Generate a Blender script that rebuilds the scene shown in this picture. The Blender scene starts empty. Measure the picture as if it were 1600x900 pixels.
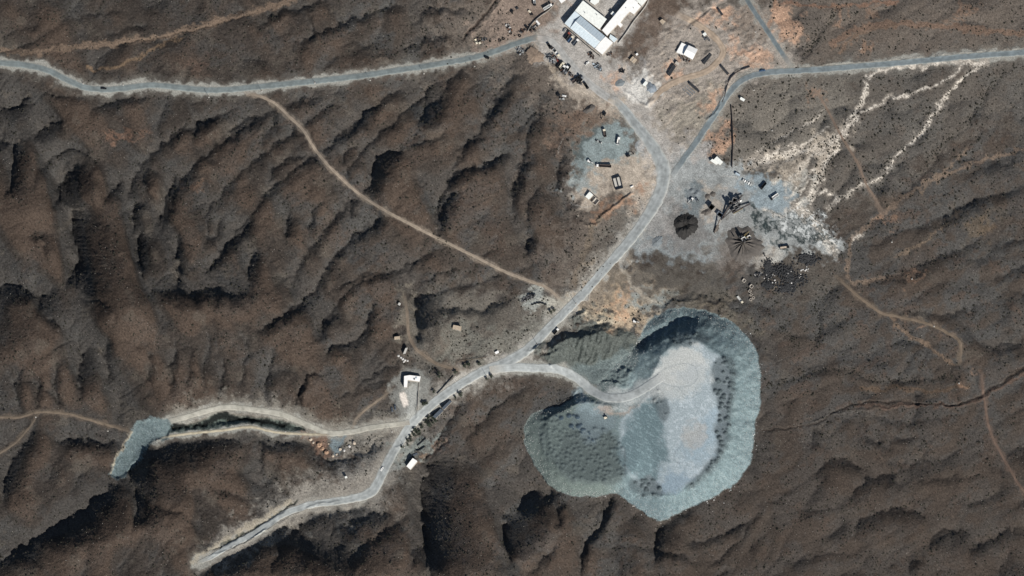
import bpy, bmesh, math, random
import numpy as np
from mathutils import Vector, Matrix
random.seed(7); rng = np.random.default_rng(7)
R = math.radians
S = bpy.context.scene
COL = S.collection
# ------------------------------------------------------------------ camera, sky, sun, exposure
PX = 0.65                                  # metres of ground per photo pixel
TILT, DIST = R(10), 5000.0                 # seen from a satellite a little south of straight above
CAMP = np.array([0.0, -DIST*math.sin(TILT), DIST*math.cos(TILT)])
cd = bpy.data.cameras.new('camera'); cam = bpy.data.objects.new('camera', cd); COL.objects.link(cam)
cam.location = CAMP; cam.rotation_euler = (TILT, 0, 0)
cd.sensor_width = 36; cd.lens = 36*DIST/(1600*PX); cd.clip_start = 10; cd.clip_end = 40000
S.camera = cam
SUN_EL = 38.0; SUN_AZ = 150.0              # compass bearing the light comes from
w = bpy.data.worlds.new('World'); S.world = w; w.use_nodes = True
nt = w.node_tree; bg = nt.nodes['Background']
sky = nt.nodes.new('ShaderNodeTexSky'); sky.sky_type = 'NISHITA'; sky.sun_disc = False
sky.sun_elevation = R(SUN_EL); sky.sun_rotation = R(SUN_AZ); sky.air_density = 1.0; sky.dust_density = 0.6
nt.links.new(sky.outputs[0], bg.inputs[0]); bg.inputs[1].default_value = 0.05
ld = bpy.data.lights.new('sun', 'SUN'); ld.energy = 4.6; ld.angle = R(0.5); ld.color = (1.0, 0.95, 0.88)
sun = bpy.data.objects.new('sun', ld); COL.objects.link(sun)
az = R(SUN_AZ); el = R(SUN_EL)
tosun = Vector((math.sin(az)*math.cos(el), math.cos(az)*math.cos(el), math.sin(el)))
sun.rotation_euler = tosun.to_track_quat('Z', 'Y').to_euler()
S.view_settings.view_transform = 'Standard'; S.view_settings.look = 'None'
S.view_settings.exposure = 0.35; S.view_settings.gamma = 1.0; S.view_settings.use_curve_mapping = False

# ------------------------------------------------------------------ photo pixel <-> ground
CT, ST = math.cos(TILT), math.sin(TILT)
def P(px, py, z):
    """world point at height z seen at photo pixel (px, py)"""
    px = np.asarray(px, float); py = np.asarray(py, float); z = np.asarray(z, float)
    a = (px-800)*PX/DIST; b = (450-py)*PX/DIST
    dx = a; dy = ST + b*CT; dz = -CT + b*ST
    s = (z-CAMP[2])/dz
    return np.stack(np.broadcast_arrays(CAMP[0]+s*dx, CAMP[1]+s*dy, z), -1)

X0, X1, Y0, Y1, ST_ = -150.0, 1750.0, -130.0, 1030.0, 1.35
gx = np.arange(X0, X1, ST_); gy = np.arange(Y0, Y1, ST_)
NX, NY = len(gx), len(gy)
GX, GY = np.meshgrid(gx, gy)

def blur(a, sig):
    """gaussian blur, sig in photo px"""
    s = sig/ST_; pad = int(3*s)+1
    b = np.pad(a, pad, mode='edge')
    ky = np.fft.fftfreq(b.shape[0])[:, None]; kx = np.fft.rfftfreq(b.shape[1])[None]
    f = np.fft.rfft2(b)*np.exp(-2*(math.pi*s)**2*(kx*kx+ky*ky))
    return np.fft.irfft2(f, s=b.shape)[pad:-pad, pad:-pad]
def field(lam, ang=0.0, stretch=1.0, seed=0, band=0.45):
    """band-passed random field, unit variance; lam = wavelength in px, stretched along ang (radians, y down)"""
    r = np.random.default_rng(seed).standard_normal((NY, NX))
    ky = np.fft.fftfreq(NY, ST_)[:, None]; kx = np.fft.rfftfreq(NX, ST_)[None]
    u = (kx*math.cos(ang)+ky*math.sin(ang))*stretch; v = -kx*math.sin(ang)+ky*math.cos(ang)
    k = np.sqrt(u*u+v*v)*lam+1e-9
    f = np.fft.rfft2(r)*np.exp(-(np.log(k)/band)**2/2)
    a = np.fft.irfft2(f, s=(NY, NX)); return a/a.std()
def fbm(lam, seed=0, oct=4, gain=0.5, ang=0.0, stretch=1.0):
    a = 0; g = 1; t = 0
    for i in range(oct):
        a = a+g*field(lam/2**i, ang, stretch, seed+i*17, 0.6); t += g*g; g *= gain
    return a/math.sqrt(t)
def sm(x, a, b):
    t = np.clip((x-a)/(b-a), 0, 1); return t*t*(3-2*t)
def samp(a, px, py):
    fx = np.clip((np.asarray(px, float)-X0)/ST_, 0, NX-1.001); fy = np.clip((np.asarray(py, float)-Y0)/ST_, 0, NY-1.001)
    ix = fx.astype(int); iy = fy.astype(int); tx = fx-ix; ty = fy-iy
    return (a[iy, ix]*(1-tx)+a[iy, ix+1]*tx)*(1-ty)+(a[iy+1, ix]*(1-tx)+a[iy+1, ix+1]*tx)*ty
def spline(pts, step=3.0, closed=False):
    p = np.array(pts, float)
    q = np.vstack([p[-1:], p, p[:2]]) if closed else np.vstack([2*p[0]-p[1], p, 2*p[-1]-p[-2]])
    out = []
    for i in range(len(p) if closed else len(p)-1):
        a, b, c, d = q[i], q[i+1], q[i+2], q[i+3]
        n = max(1, int(np.hypot(*(c-b)[:2])/step))
        t = (np.arange(n)/n)[:, None]
        out.append(0.5*((2*b)+(c-a)*t+(2*a-5*b+4*c-d)*t*t+(3*b-a-3*c+d)*t**3))
    if not closed: out.append(p[-1:])
    return np.vstack(out)
WX = fbm(40, 901, 4)*2.2; WY = fbm(40, 951, 4)*2.2          # small warp that roughens traced edges
def pdist(pts, rad, warp=1.0):
    """(slice, distance, side(+ = toward the sun), t along) round a polyline"""
    p = np.asarray(pts, float)[:, :2]
    i0 = int(max(0, (p[:, 0].min()-rad-8-X0)/ST_)); i1 = int(min(NX, (p[:, 0].max()+rad+8-X0)/ST_+1))
    j0 = int(max(0, (p[:, 1].min()-rad-8-Y0)/ST_)); j1 = int(min(NY, (p[:, 1].max()+rad+8-Y0)/ST_+1))
    if i1 <= i0 or j1 <= j0: return None
    sl = (slice(j0, j1), slice(i0, i1))
    x = GX[sl]+WX[sl]*warp; y = GY[sl]+WY[sl]*warp
    D = np.full(x.shape, 1e9); SD = np.zeros(x.shape); T = np.zeros(x.shape)
    seg = np.hypot(*np.diff(p, axis=0).T); cum = np.concatenate([[0], np.cumsum(seg)]); L = max(cum[-1], 1e-6)
    for k in range(len(p)-1):
        ax, ay = p[k]; dx, dy = p[k+1]-p[k]; l2 = dx*dx+dy*dy
        if l2 < 1e-9: continue
        t = np.clip(((x-ax)*dx+(y-ay)*dy)/l2, 0, 1)
        ex = x-ax-t*dx; ey = y-ay-t*dy; d = ex*ex+ey*ey
        nx, ny = -dy, dx
        if nx*0.5+ny*0.87 < 0: nx, ny = -nx, -ny
        m = d < D
        D[m] = d[m]; SD[m] = np.sign(ex*nx+ey*ny)[m]; T[m] = ((cum[k]+t*seg[k])/L)[m]
    return sl, np.sqrt(D), SD, T
def inside(poly):
    p = np.asarray(poly, float)
    i0 = int(max(0, (p[:, 0].min()-8-X0)/ST_)); i1 = int(min(NX, (p[:, 0].max()+8-X0)/ST_+1))
    j0 = int(max(0, (p[:, 1].min()-8-Y0)/ST_)); j1 = int(min(NY, (p[:, 1].max()+8-Y0)/ST_+1))
    return p, (slice(j0, j1), slice(i0, i1))
def psd(poly, warp=1.0, rad=60, smooth=True):
    """signed distance to a closed outline (positive inside), full grid; -rad far away"""
    p = spline(poly, 4.0, True) if smooth else np.array(poly, float)
    q = np.vstack([p, p[:1]])
    out = np.full((NY, NX), -float(rad))
    r = pdist(q, rad, warp)
    if r is None: return out
    sl, D, _, _ = r
    x = GX[sl]+WX[sl]*warp; y = GY[sl]+WY[sl]*warp
    c = np.zeros(x.shape, bool)
    for k in range(len(q)-1):
        ax, ay = q[k]; bx, by = q[k+1]
        if ay == by: continue
        m = ((ay > y) != (by > y)) & (x < (bx-ax)*(y-ay)/(by-ay)+ax)
        c ^= m
    out[sl] = np.where(c, D, -np.minimum(D, rad)); return out

# ------------------------------------------------------------------ roads and tracks (photo px; half width)
HIGHWAY_W = [(-40,98),(0,98.5),(40,102),(75,110),(105,125),(135,137),(165,140),(200,137),(240,133),(290,138),(340,141),(390,137),(440,132),(500,126),(560,119),(620,110),(680,101),(740,90),(780,78),(810,67),(835,60),(852,60)]
HIGHWAY_E = [(1640,78),(1600,82),(1540,86),(1480,91),(1420,97),(1360,102),(1300,107),(1240,111),(1200,113),(1168,121),(1146,137),(1126,165),(1106,195),(1088,222),(1070,246),(1050,276)]
PLANT_ROAD = [(952,152,5.6),(968,163,6.8),(990,190,7.9),(1008,213,9.0),(1024,236,10.2),(1036,262,11.3),(1034,292,10.2),(1021,322,9.6),(1000,354,8.5),(975,386,7.9),(945,420,7.3),(915,455,7.3),(890,480,7.3),(860,510,7.3),(825,545,7.9),(790,567,9.0),(755,580,7.9),(720,600,7.3),(690,620,7.3),(665,641,7.3),(642,664,7.9),(625,690,7.3),(610,715,7.3),(598,738,7.3),(586,762,7.9),(570,774,7.3),(540,781,6.2),(510,785,6.2),(480,790,5.6),(440,805,5.6),(400,832,5.6),(360,852,4.5),(330,870,4.0),(308,880,2.8)]
HEAP_ROAD = [(765,578),(800,574),(830,575),(870,577),(900,590),(925,610),(950,621),(980,620),(1005,608),(1032,590)]
PIT_ROAD = [(640,660),(610,664),(580,668),(545,675),(515,677),(490,668),(460,655),(430,645),(395,640),(355,636),(320,643),(285,653),(262,658)]
PIT_TRACK = [(515,679),(470,678),(430,675),(390,667),(350,672),(300,677),(262,682),(243,690)]
NORTH_ROAD = [(1155,-40),(1165,-5),(1180,20),(1200,50),(1220,80),(1236,104)]
DIRT_TRACK = [(385,146),(405,150),(430,162),(455,185),(475,205),(490,230),(510,255),(535,280),(560,302),(600,328),(650,355),(700,380),(750,405),(790,425),(830,440),(855,450),(872,464),(885,474)]
COMPOUND_TRACK = [(1012,166),(1035,140),(1065,124),(1100,113),(1120,98),(1130,80),(1118,60),(1090,38),(1055,20)]
HILL_TRACK = [(728,579),(700,574),(680,567),(660,553),(648,543),(638,520),(636,490),(632,462)]
SPUR_TRACK = [(550,668),(556,655),(570,641),(590,626),(612,609)]
LEFT_TRACK = [(-40,655),(0,652),(30,652),(60,644),(100,646),(130,653),(160,662),(200,673)]
LEFT_FORK = [(60,647),(45,668),(20,695),(-30,725)]
OLD_TRACK = [(-20,78),(20,80),(60,82),(110,74),(180,67),(250,58),(300,44),(350,30),(400,17),(450,2),(480,-20)]
OLD_FORK = [(135,105),(150,110),(180,105),(210,92),(250,72),(285,60)]
RIDGE_TRACK = [(1308,434),(1340,462),(1375,488),(1400,494),(1450,506),(1478,519),(1500,535),(1500,566)]
RIDGE_FORK = [(1385,492),(1405,512),(1430,530),(1460,548),(1490,568)]
PIPE_TRACK = [(1268,135),(1280,150),(1292,170),(1306,197),(1322,225),(1340,255),(1352,285),(1366,308),(1380,332)]
EAST_TRACK = [(1640,222),(1560,243),(1520,255),(1480,272),(1440,290),(1410,310),(1380,333),(1345,362),(1328,385),(1324,420),(1332,440),(1380,436),(1430,430)]
SOUTH_TRACK = [(1533,585),(1538,625),(1546,670),(1562,705),(1582,740),(1600,768),(1640,815)]
NE_TRACK = [(1300,68),(1340,45),(1390,38),(1450,40),(1520,46),(1600,53),(1650,58)]
NE_FORK = [(1310,85),(1330,62),(1365,46),(1400,40)]
YARD_TRACK = [(834,70),(848,88),(862,108),(878,128),(900,142),(935,150),(960,160)]
GULLY_TRACK = [(933,340),(925,360),(915,390),(905,420),(893,450)]
SOUTH_FORK = [(978,420),(985,440),(1000,455),(1018,470)]
SHED_TRACK = [(655,722),(668,705),(690,692),(698,688)]
SHED_TRACK2 = [(600,738),(620,732),(636,727)]
BUILD_TRACK = [(640,650),(646,630),(650,605)]
roads = [  # name, pts, half width, centre colour, edge colour
 ('highway', HIGHWAY_W, 5.0, (120,129,130), (146,150,146)), ('highway', HIGHWAY_E, 5.0, (121,131,135), (148,152,148)),
 ('yard_road', [(838,60),(862,66),(886,93),(912,122),(938,144),(970,166)], 6.0, (172,172,169), (182,180,175)), ('plant_road', PLANT_ROAD, 6.0, (158,163,163), (182,184,179)), ('heap_road', HEAP_ROAD, 7.0, (180,185,184), (182,186,183)),
 ('pit_road', PIT_ROAD, 4.5, (172,170,160), (160,158,148)), ('pit_track', PIT_TRACK, 2.2, (178,170,150), (150,142,125)),
 ('north_road', NORTH_ROAD, 4.2, (112,122,126), (150,150,143))]
tracks = [
 ('dirt_track', DIRT_TRACK, 2.4, (150,138,124)), ('compound_track', COMPOUND_TRACK, 5.0, (168,152,135)),
 ('hill_track', HILL_TRACK, 2.6, (128,116,103)), ('spur_track', SPUR_TRACK, 1.8, (128,117,104)), ('left_track', LEFT_TRACK, 2.0, (112,101,89)),
 ('left_fork_track', LEFT_FORK, 1.8, (108,98,87)), ('ridge_track', RIDGE_TRACK, 2.2, (122,109,95)),
 ('pipe_track', PIPE_TRACK, 1.9, (128,113,101)), ('south_track', SOUTH_TRACK, 2.0, (110,94,84))]
faint = [([(850,60),(872,80),(895,105),(918,128),(945,147),(962,158)],7,(158,156,152)),([(1060,262),(1110,258),(1160,280),(1200,305),(1230,300)],6,(142,151,155)),([(1046,240),(1000,225),(1010,260)],6,(150,157,160)),([(1000,205),(1040,240),(1080,262),(1130,258)],4.5,(143,151,155)),([(900,20),(875,45),(858,62)],6,(150,146,140)),(OLD_TRACK,5,(116,101,88)),(OLD_FORK,2.5,(122,104,86)),(RIDGE_FORK,3,(118,102,88)),(EAST_TRACK,3,(124,109,96)),(NE_TRACK,5,(124,104,90)),(NE_FORK,3,(122,104,90)),
 (YARD_TRACK,3,(168,156,140)),(GULLY_TRACK,5,(116,106,94)),(SOUTH_FORK,3.5,(150,142,128)),(SHED_TRACK,3,(112,98,86)),(SHED_TRACK2,4,(150,152,148)),(BUILD_TRACK,7,(128,128,124)),
 ([(1500,330),(1440,380),(1400,400)],1.8,(120,106,92)),([(1440,300),(1480,262),(1510,235)],1.8,(122,108,95)),([(1640,560),(1600,585),(1540,618),(1500,633),(1420,634),(1340,634)],2.5,(90,76,68)),
 ([(1345,610),(1400,606),(1460,612),(1510,602)],3,(96,82,70)),([(1200,445),(1230,455)],2,(120,110,98)),([(1205,-10),(1212,10),(1200,40)],4,(150,120,100)),
 ([(1220,5),(1300,10),(1400,3)],2.5,(125,100,85)),([(960,500),(935,490),(915,478)],4,(190,175,150)),([(1000,470),(985,440),(975,420)],3,(160,150,135))]

# ------------------------------------------------------------------ relief traced from the photo's light and shade
# crease: points, slope on the sun side (+ rises toward the sun, so faces away from it), its width, slope and width on the far side
C = []
def cr(pts, a=0.6, wd=20, b=-0.2, wb=18): C.append((pts, a, wd, b, wb))
cr([(128,248),(110,264),(96,282),(88,302),(84,330)],1.2,50,-.2,40); cr([(112,318),(113,345),(116,372),(121,396),(121,412),(108,432),(104,455)],1.2,85,-.15,40)
cr([(272,268),(267,290),(258,314),(250,340),(243,356)],.7,20,-.3,30); cr([(215,312),(208,338),(206,368)],.6,20,-.2,20)
cr([(225,362),(215,384),(213,405),(222,436)],.85,34,-.2,20); cr([(278,366),(276,395),(278,430),(290,450)],.75,24,-.2,18)
cr([(322,345),(330,372),(345,340)],.5,24,-.1,10); cr([(402,340),(378,360),(352,386),(328,412),(318,430)],.7,24,-.3,20)
cr([(190,282),(175,296),(160,318)],.6,24,-.2,20); cr([(228,262),(224,280),(230,300)],.7,30,-.1,16); cr([(300,225),(330,250),(345,238)],.2,18,-.1,12)
cr([(400,390),(388,420),(392,450)],.6,26,-.1,20); cr([(0,165),(20,170),(34,158),(50,150)],.65,30,-.1,20); cr([(55,225),(62,205),(80,192),(104,188)],.75,28,-.15,18)
cr([(138,182),(150,166),(180,160),(205,150),(238,145)],.55,22,-.15,16); cr([(257,222),(265,208),(292,192)],.6,20,-.15,16); cr([(298,222),(308,196),(322,184),(345,178)],.55,22,-.15,18)
cr([(352,220),(366,198),(385,184),(410,176)],.6,22,-.2,20); cr([(0,215),(18,228),(20,262),(8,310)],.8,40,-.1,20); cr([(50,360),(62,372),(74,400)],.45,26,-.1,20)
cr([(0,440),(40,452),(60,470),(55,500)],.7,55,-.1,30); cr([(132,540),(125,572),(123,604),(126,628)],.75,44,-.15,24); cr([(70,500),(85,498),(100,515)],.6,22,-.1,20)
cr([(140,440),(160,470),(180,485)],.8,45,0,10); cr([(235,452),(290,455),(350,452),(400,460)],.7,36,-.05,15)
cr([(275,530),(269,570),(266,622)],.45,14,-.12,20); cr([(236,545),(232,580),(234,610)],.35,14,-.1,16); cr([(350,560),(345,600),(340,625)],.35,14,-.1,18)
cr([(300,540),(295,580),(292,618)],.3,12,-.1,16); cr([(60,590),(58,625),(75,640)],.4,18,-.1,20)
cr([(52,660),(38,690),(18,720),(8,760),(4,795)],.75,42,-.1,20); cr([(80,692),(120,685),(160,690),(190,682)],.65,30,-.1,20)
cr([(190,742),(160,770),(130,795),(100,815),(60,835),(20,862),(-20,890)],.95,60,-.25,36); cr([(228,688),(212,720),(196,752)],1.1,60,0,8); cr([(245,690),(290,684),(340,682),(380,690)],.9,70,0,6)
cr([(212,760),(212,800),(206,830)],.6,50,-.25,16); cr([(330,760),(355,768),(390,785)],.4,16,-.1,20)
cr([(310,898),(350,868),(400,838),(440,822),(470,828)],1.3,46,0,4); cr([(470,800),(520,792),(560,790),(580,795)],.7,40,0,4); cr([(430,850),(470,845),(500,870)],.6,40,-.1,20)
cr([(520,830),(560,810),(590,800),(620,810)],.5,40,-.15,20); cr([(655,756),(656,790),(662,830),(668,870),(672,910)],.8,85,-.25,36); cr([(668,722),(664,740),(656,760)],.6,60,-.2,10)
cr([(640,890),(650,860),(690,850)],.5,40,-.1,20); cr([(790,805),(785,840),(800,880)],.8,34,-.15,30); cr([(806,800),(826,774),(846,764)],.95,50,-.15,24); cr([(845,790),(855,770),(880,765)],.6,24,-.1,14)
cr([(480,690),(520,722),(560,706),(600,690)],.55,36,0,6); cr([(400,690),(440,690),(480,690)],.6,30,0,6); cr([(410,685),(408,710),(405,740)],.35,14,-.1,14)
cr([(958,772),(948,796),(934,826),(916,846),(909,868),(905,900)],1.1,14,-.25,22); cr([(945,778),(935,800),(925,822)],.3,24,-.3,14)
cr([(1034,814),(1024,842),(1017,882)],.8,46,-.1,24); cr([(1034,814),(1056,802),(1085,790)],.6,26,0,4); cr([(1066,850),(1108,842),(1150,826),(1186,800)],.45,16,-.15,20); cr([(1100,890),(1140,858),(1175,815),(1190,790)],.4,14,-.12,18)
cr([(880,780),(870,800),(868,830)],.45,20,-.1,14)
cr([(1272,750),(1282,728),(1300,718),(1326,717),(1350,732)],.62,34,-.15,20); cr([(1318,784),(1334,766),(1355,750),(1376,743),(1398,748),(1415,764)],.6,30,-.15,20)
cr([(1334,846),(1338,820),(1356,804),(1382,796),(1420,794),(1448,812)],.65,36,-.18,22); cr([(1450,860),(1458,836),(1488,826),(1515,832)],.55,28,-.15,18); cr([(1508,874),(1526,854),(1552,838),(1600,818)],.6,26,-.15,20)
cr([(1418,900),(1424,876),(1446,868)],.6,24,-.1,16); cr([(1353,692),(1362,684),(1385,692)],.5,22,-.1,14); cr([(1388,700),(1396,685),(1430,680)],.5,24,-.1,16); cr([(1420,756),(1470,748),(1540,742)],.35,14,-.15,18)
cr([(1240,800),(1290,795),(1330,780)],.3,14,-.12,20); cr([(1220,880),(1280,868),(1340,862)],.35,18,-.12,20); cr([(1390,494),(1425,486),(1470,490),(1530,480)],.5,16,-.1,20); cr([(1382,540),(1410,532),(1445,542)],.5,18,-.1,16)
cr([(1545,550),(1565,537),(1600,532)],.55,22,-.1,18); cr([(1265,552),(1276,528),(1280,500),(1270,478)],.35,12,-.12,16); cr([(1200,602),(1240,592),(1290,578),(1330,582),(1370,594),(1440,592),(1500,588)],.4,14,-.1,16)
cr([(1462,354),(1480,340),(1506,318),(1540,308),(1600,292)],.68,24,-.15,22); cr([(1338,388),(1384,372),(1404,358),(1462,352)],.4,18,-.1,16); cr([(1368,438),(1420,420),(1470,400),(1515,384),(1545,366)],.55,26,-.15,22)
cr([(1560,388),(1580,376),(1610,370)],.5,20,-.1,14); cr([(1550,436),(1590,418),(1620,412)],.55,22,-.1,14); cr([(1485,230),(1445,268),(1410,302),(1378,328)],.4,16,-.1,16); cr([(1425,238),(1390,275),(1368,312)],.35,14,-.1,14)
cr([(1345,440),(1380,436),(1420,424)],.4,16,-.1,14); cr([(1585,100),(1552,130),(1530,165),(1508,196),(1468,228)],.35,13,-.1,14); cr([(1312,8),(1286,50),(1266,76),(1246,106)],.35,9,-.1,12); cr([(1500,270),(1540,262),(1600,245)],.35,18,-.1,16)
cr([(398,48),(420,30),(442,16),(480,8),(515,-4)],.55,16,-.15,16); cr([(450,80),(480,56),(502,47),(532,35),(570,22),(602,12),(640,10)],.62,17,-.15,18); cr([(640,40),(655,24),(682,12),(745,20)],.5,16,-.1,14)
cr([(620,78),(680,60),(715,54)],.35,12,-.1,14); cr([(530,75),(550,66),(590,70)],.25,10,-.08,12); cr([(0,62),(30,45),(70,40)],.3,14,-.1,14); cr([(110,32),(150,20),(200,16)],.3,14,-.1,14); cr([(160,60),(200,42),(240,38)],.3,14,-.1,14)
cr([(528,222),(558,192),(578,168),(602,150),(635,140)],.55,22,-.2,22); cr([(655,200),(664,170),(690,146)],.6,40,-.15,16); cr([(690,142),(705,120),(730,104)],.55,30,-.1,14); cr([(748,206),(762,172),(795,138)],.5,26,-.15,22)
cr([(700,200),(680,215),(640,225)],.45,18,-.15,14); cr([(415,290),(428,264),(452,246),(488,240)],.55,18,-.2,18); cr([(535,262),(538,238),(562,222)],.55,18,-.15,14); cr([(566,306),(582,278),(586,254),(592,240),(634,234)],.75,32,-.2,22)
cr([(446,374),(446,352),(452,335)],.75,28,-.12,16); cr([(488,378),(484,346),(500,312)],.45,16,-.15,16); cr([(546,345),(548,318),(560,305)],.45,18,-.1,12); cr([(556,370),(574,356),(600,336)],.6,28,-.15,18)
cr([(690,362),(688,332),(702,308),(720,296)],.6,28,-.15,22); cr([(692,290),(720,266),(762,254),(795,232)],.5,22,-.18,22); cr([(632,425),(650,406),(682,384)],.5,18,-.1,14); cr([(516,454),(560,432),(604,420)],.45,16,-.1,16)
cr([(660,440),(690,425),(720,420)],.3,12,-.15,14); cr([(445,250),(480,215),(500,200)],.3,14,-.1,14); cr([(440,175),(460,160),(500,150)],.45,18,-.1,14); cr([(432,180),(420,205),(405,225)],.45,18,-.15,16)
cr([(494,536),(508,504),(540,488)],.45,24,-.1,16); cr([(504,566),(512,546),(560,526),(576,492),(584,468)],.6,24,-.25,22); cr([(474,632),(467,620),(472,600),(482,584),(505,590)],.95,10,-.15,14); cr([(575,585),(600,560),(622,540)],.35,16,-.1,14)
cr([(400,520),(440,494),(490,472)],.5,26,-.1,18); cr([(650,455),(648,485),(655,515),(668,536)],.7,40,-.1,10); cr([(668,490),(700,482),(760,480),(805,464)],.45,16,-.15,18); cr([(818,402),(820,382),(836,370)],.65,24,-.1,16)
cr([(820,350),(826,312),(848,290)],.45,30,-.1,14); cr([(868,300),(872,262),(882,240)],.5,16,-.1,12); cr([(800,215),(830,180),(850,160)],.4,24,-.1,16); cr([(800,325),(812,270),(840,240)],.35,22,-.1,14)
cr([(1018,430),(1032,408),(1060,398),(1095,400),(1112,420)],.5,20,0,8); cr([(1060,385),(1085,395),(1110,412)],.3,12,-.1,12); cr([(1160,500),(1200,560),(1215,600)],.15,30,-.05,20)
cr([(1235,670),(1262,690),(1300,700)],.2,20,-.1,20); cr([(1330,655),(1365,650),(1400,660),(1450,655),(1500,645)],.3,16,-.1,12); cr([(760,160),(790,130),(820,110)],.4,22,-.1,16); cr([(545,620),(580,600),(610,590)],.3,14,-.1,14)
cr([(1280,735),(1230,770),(1190,790)],.25,12,-.1,14); cr([(700,240),(740,215),(770,210)],.35,16,-.1,16)
for q_, a_, w_ in [([(700,110),(660,150),(620,185),(570,230),(545,262),(530,300)],.5,20),([(620,150),(570,175),(520,220),(480,250),(430,290),(395,330),(360,372),(330,420)],.5,20),([(540,150),(480,190),(430,225),(380,265),(340,310),(310,350)],.42,18),([(470,150),(410,180),(360,215),(310,250),(280,290),(262,330),(250,370)],.5,20),
   ([(380,165),(320,190),(270,215),(225,250),(205,290),(190,330)],.5,20),([(800,140),(770,170),(745,205),(720,240),(690,285)],.42,20),([(800,230),(760,255),(720,270),(690,300),(680,340),(690,380)],.45,20),([(860,160),(830,200),(815,250),(800,300),(805,350)],.35,20),([(600,330),(560,360),(520,400),(500,440),(470,470),(430,500),(395,525)],.48,20),([(560,300),(530,330),(500,370),(470,410),(455,450)],.42,18),
   ([(660,400),(610,425),(560,440),(530,470),(500,510),(480,540)],.42,18),([(800,420),(750,440),(700,450),(650,470)],.3,16),([(330,520),(320,560),(315,610)],.32,14),([(390,520),(380,570),(372,615)],.32,14),([(430,540),(420,580),(412,625)],.32,14),([(170,520),(165,560),(172,610)],.4,18),([(90,560),(85,600),(95,640)],.38,18),([(30,570),(25,610),(35,640)],.35,18),([(640,560),(600,575),(560,600),(530,625)],.3,16),
   ([(730,620),(700,660),(680,700)],.35,18),([(830,600),(790,625),(750,660),(720,700)],.3,18),([(640,800),(600,830),(560,860),(540,900)],.5,24),([(500,800),(460,830),(430,870),(420,900)],.45,22),([(870,850),(840,880),(820,905)],.4,20),([(150,245),(120,230),(90,240),(60,265),(45,300)],.4,22),([(60,140),(110,150),(160,152)],.3,16),([(230,790),(280,800),(310,830)],.25,16),([(110,640),(60,600),(20,590)],.25,16),([(1100,880),(1030,860),(960,850)],.2,14)]: cr(q_, a_, w_, -.22, w_*1.1)
# broad slopes turned away from the sun: outline, slope, softness
B = [([(118,335),(150,350),(172,365),(184,392),(215,440),(235,462),(210,482),(165,500),(140,470),(122,420),(116,380)],.75,14),([(100,262),(128,246),(150,250),(150,290),(128,320),(112,330),(92,318)],.7,10),
 ([(230,690),(330,682),(325,722),(292,745),(300,780),(270,812),(230,822),(216,800),(208,760),(215,728)],.6,14),([(60,845),(130,800),(175,752),(200,760),(204,820),(160,850),(110,858)],.5,12),
 ([(310,898),(350,866),(405,838),(445,824),(500,845),(545,860),(560,898)],.6,10),([(660,760),(670,725),(705,712),(750,725),(752,790),(765,850),(800,898),(690,900),(662,850)],.5,20),
 ([(802,795),(830,772),(868,765),(876,800),(858,840),(825,872),(800,862)],.6,14),([(655,462),(702,474),(706,496),(690,522),(668,535),(654,520)],.4,8),([(240,440),(300,455),(400,440),(420,470),(330,480),(260,470)],.4,14),
 ([(0,452),(55,462),(68,495),(55,525),(20,550),(-30,560)],.5,14),([(560,810),(620,800),(640,840),(600,890),(520,890)],.3,20),([(230,270),(300,275),(330,330),(300,400),(330,460),(250,460),(215,400),(210,330)],.22,20),([(330,400),(420,380),(430,440),(380,470),(330,460)],.25,20),([(645,195),(655,160),(700,135),(720,150),(690,190),(665,215)],.35,12),([(568,300),(590,245),(630,240),(620,290),(590,315)],.3,10),([(230,560),(290,540),(300,600),(270,640),(230,625)],.2,14),([(0,190),(60,200),(70,300),(30,330),(-30,300)],.3,16),([(242,690),(264,688),(250,712),(226,738),(206,756),(196,752),(216,722)],1.0,5),([(480,830),(560,820),(620,860),(600,900),(470,900)],.3,16)]
# heaps, pits and floors
HEAP_O = [(905,616),(880,632),(852,640),(830,648),(821,670),(822,697),(834,722),(846,744),(860,760),(890,773),(930,776),(962,771),(985,786),(1030,813),(1062,800),(1102,782),(1142,760),(1166,735),(1176,700),(1181,660),(1188,620),(1188,580),(1180,545),(1162,520),(1138,500),(1106,487),(1066,482),(1036,488),(1014,502),(1000,524),(990,545),(955,575),(935,600),(930,615)]
HEAP_I = [(1015,598),(1024,575),(1036,552),(1056,538),(1085,530),(1108,545),(1132,562),(1142,598),(1138,645),(1132,690),(1110,728),(1082,752),(1052,770),(1010,768),(986,748),(972,720),(966,690),(972,655),(1000,630)]
LOBE_I = [(905,630),(882,642),(862,652),(856,680),(862,705),(872,730),(895,744),(930,752),(962,745),(990,735),(1000,690),(985,645),(950,632)]
FAN_RIDGE = [(856,556),(880,532),(910,528),(943,516),(965,524),(988,526)]
# ------------------------------------------------------------------ ground relief
def lin(c):
    c = np.asarray(c, float)/255
    return np.where(c <= 0.04045, c/12.92, ((c+0.055)/1.055)**2.4)
FLAT = 1.22                                            # what a level white sheet would read at this exposure
def alb(c): return np.clip(lin(c)/FLAT, 0, 0.85)
G = np.zeros((NY, NX))
for pts, a, wd, b, wb in C:
    sp = spline(pts, 5.0)
    r = pdist(sp, max(wd, wb)+6, 1.0)
    if r is None: continue
    sl, D, SD, T = r
    tap = np.clip(np.minimum(T, 1-T)/0.22, 0, 1)**0.7
    f = np.where(SD > 0, a*np.clip(1-D/wd, 0, 1)**1.15, b*np.clip(1-D/wb, 0, 1))
    f = f*sm(D, 0, 1.4)*tap*(0.72 if wd > 40 else 1)
    G[sl] += f
for poly, a, soft in B:
    d = psd(poly, 2.0, 40); G += 0.52*a*sm(d, -soft*0.9, soft*1.3)
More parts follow.
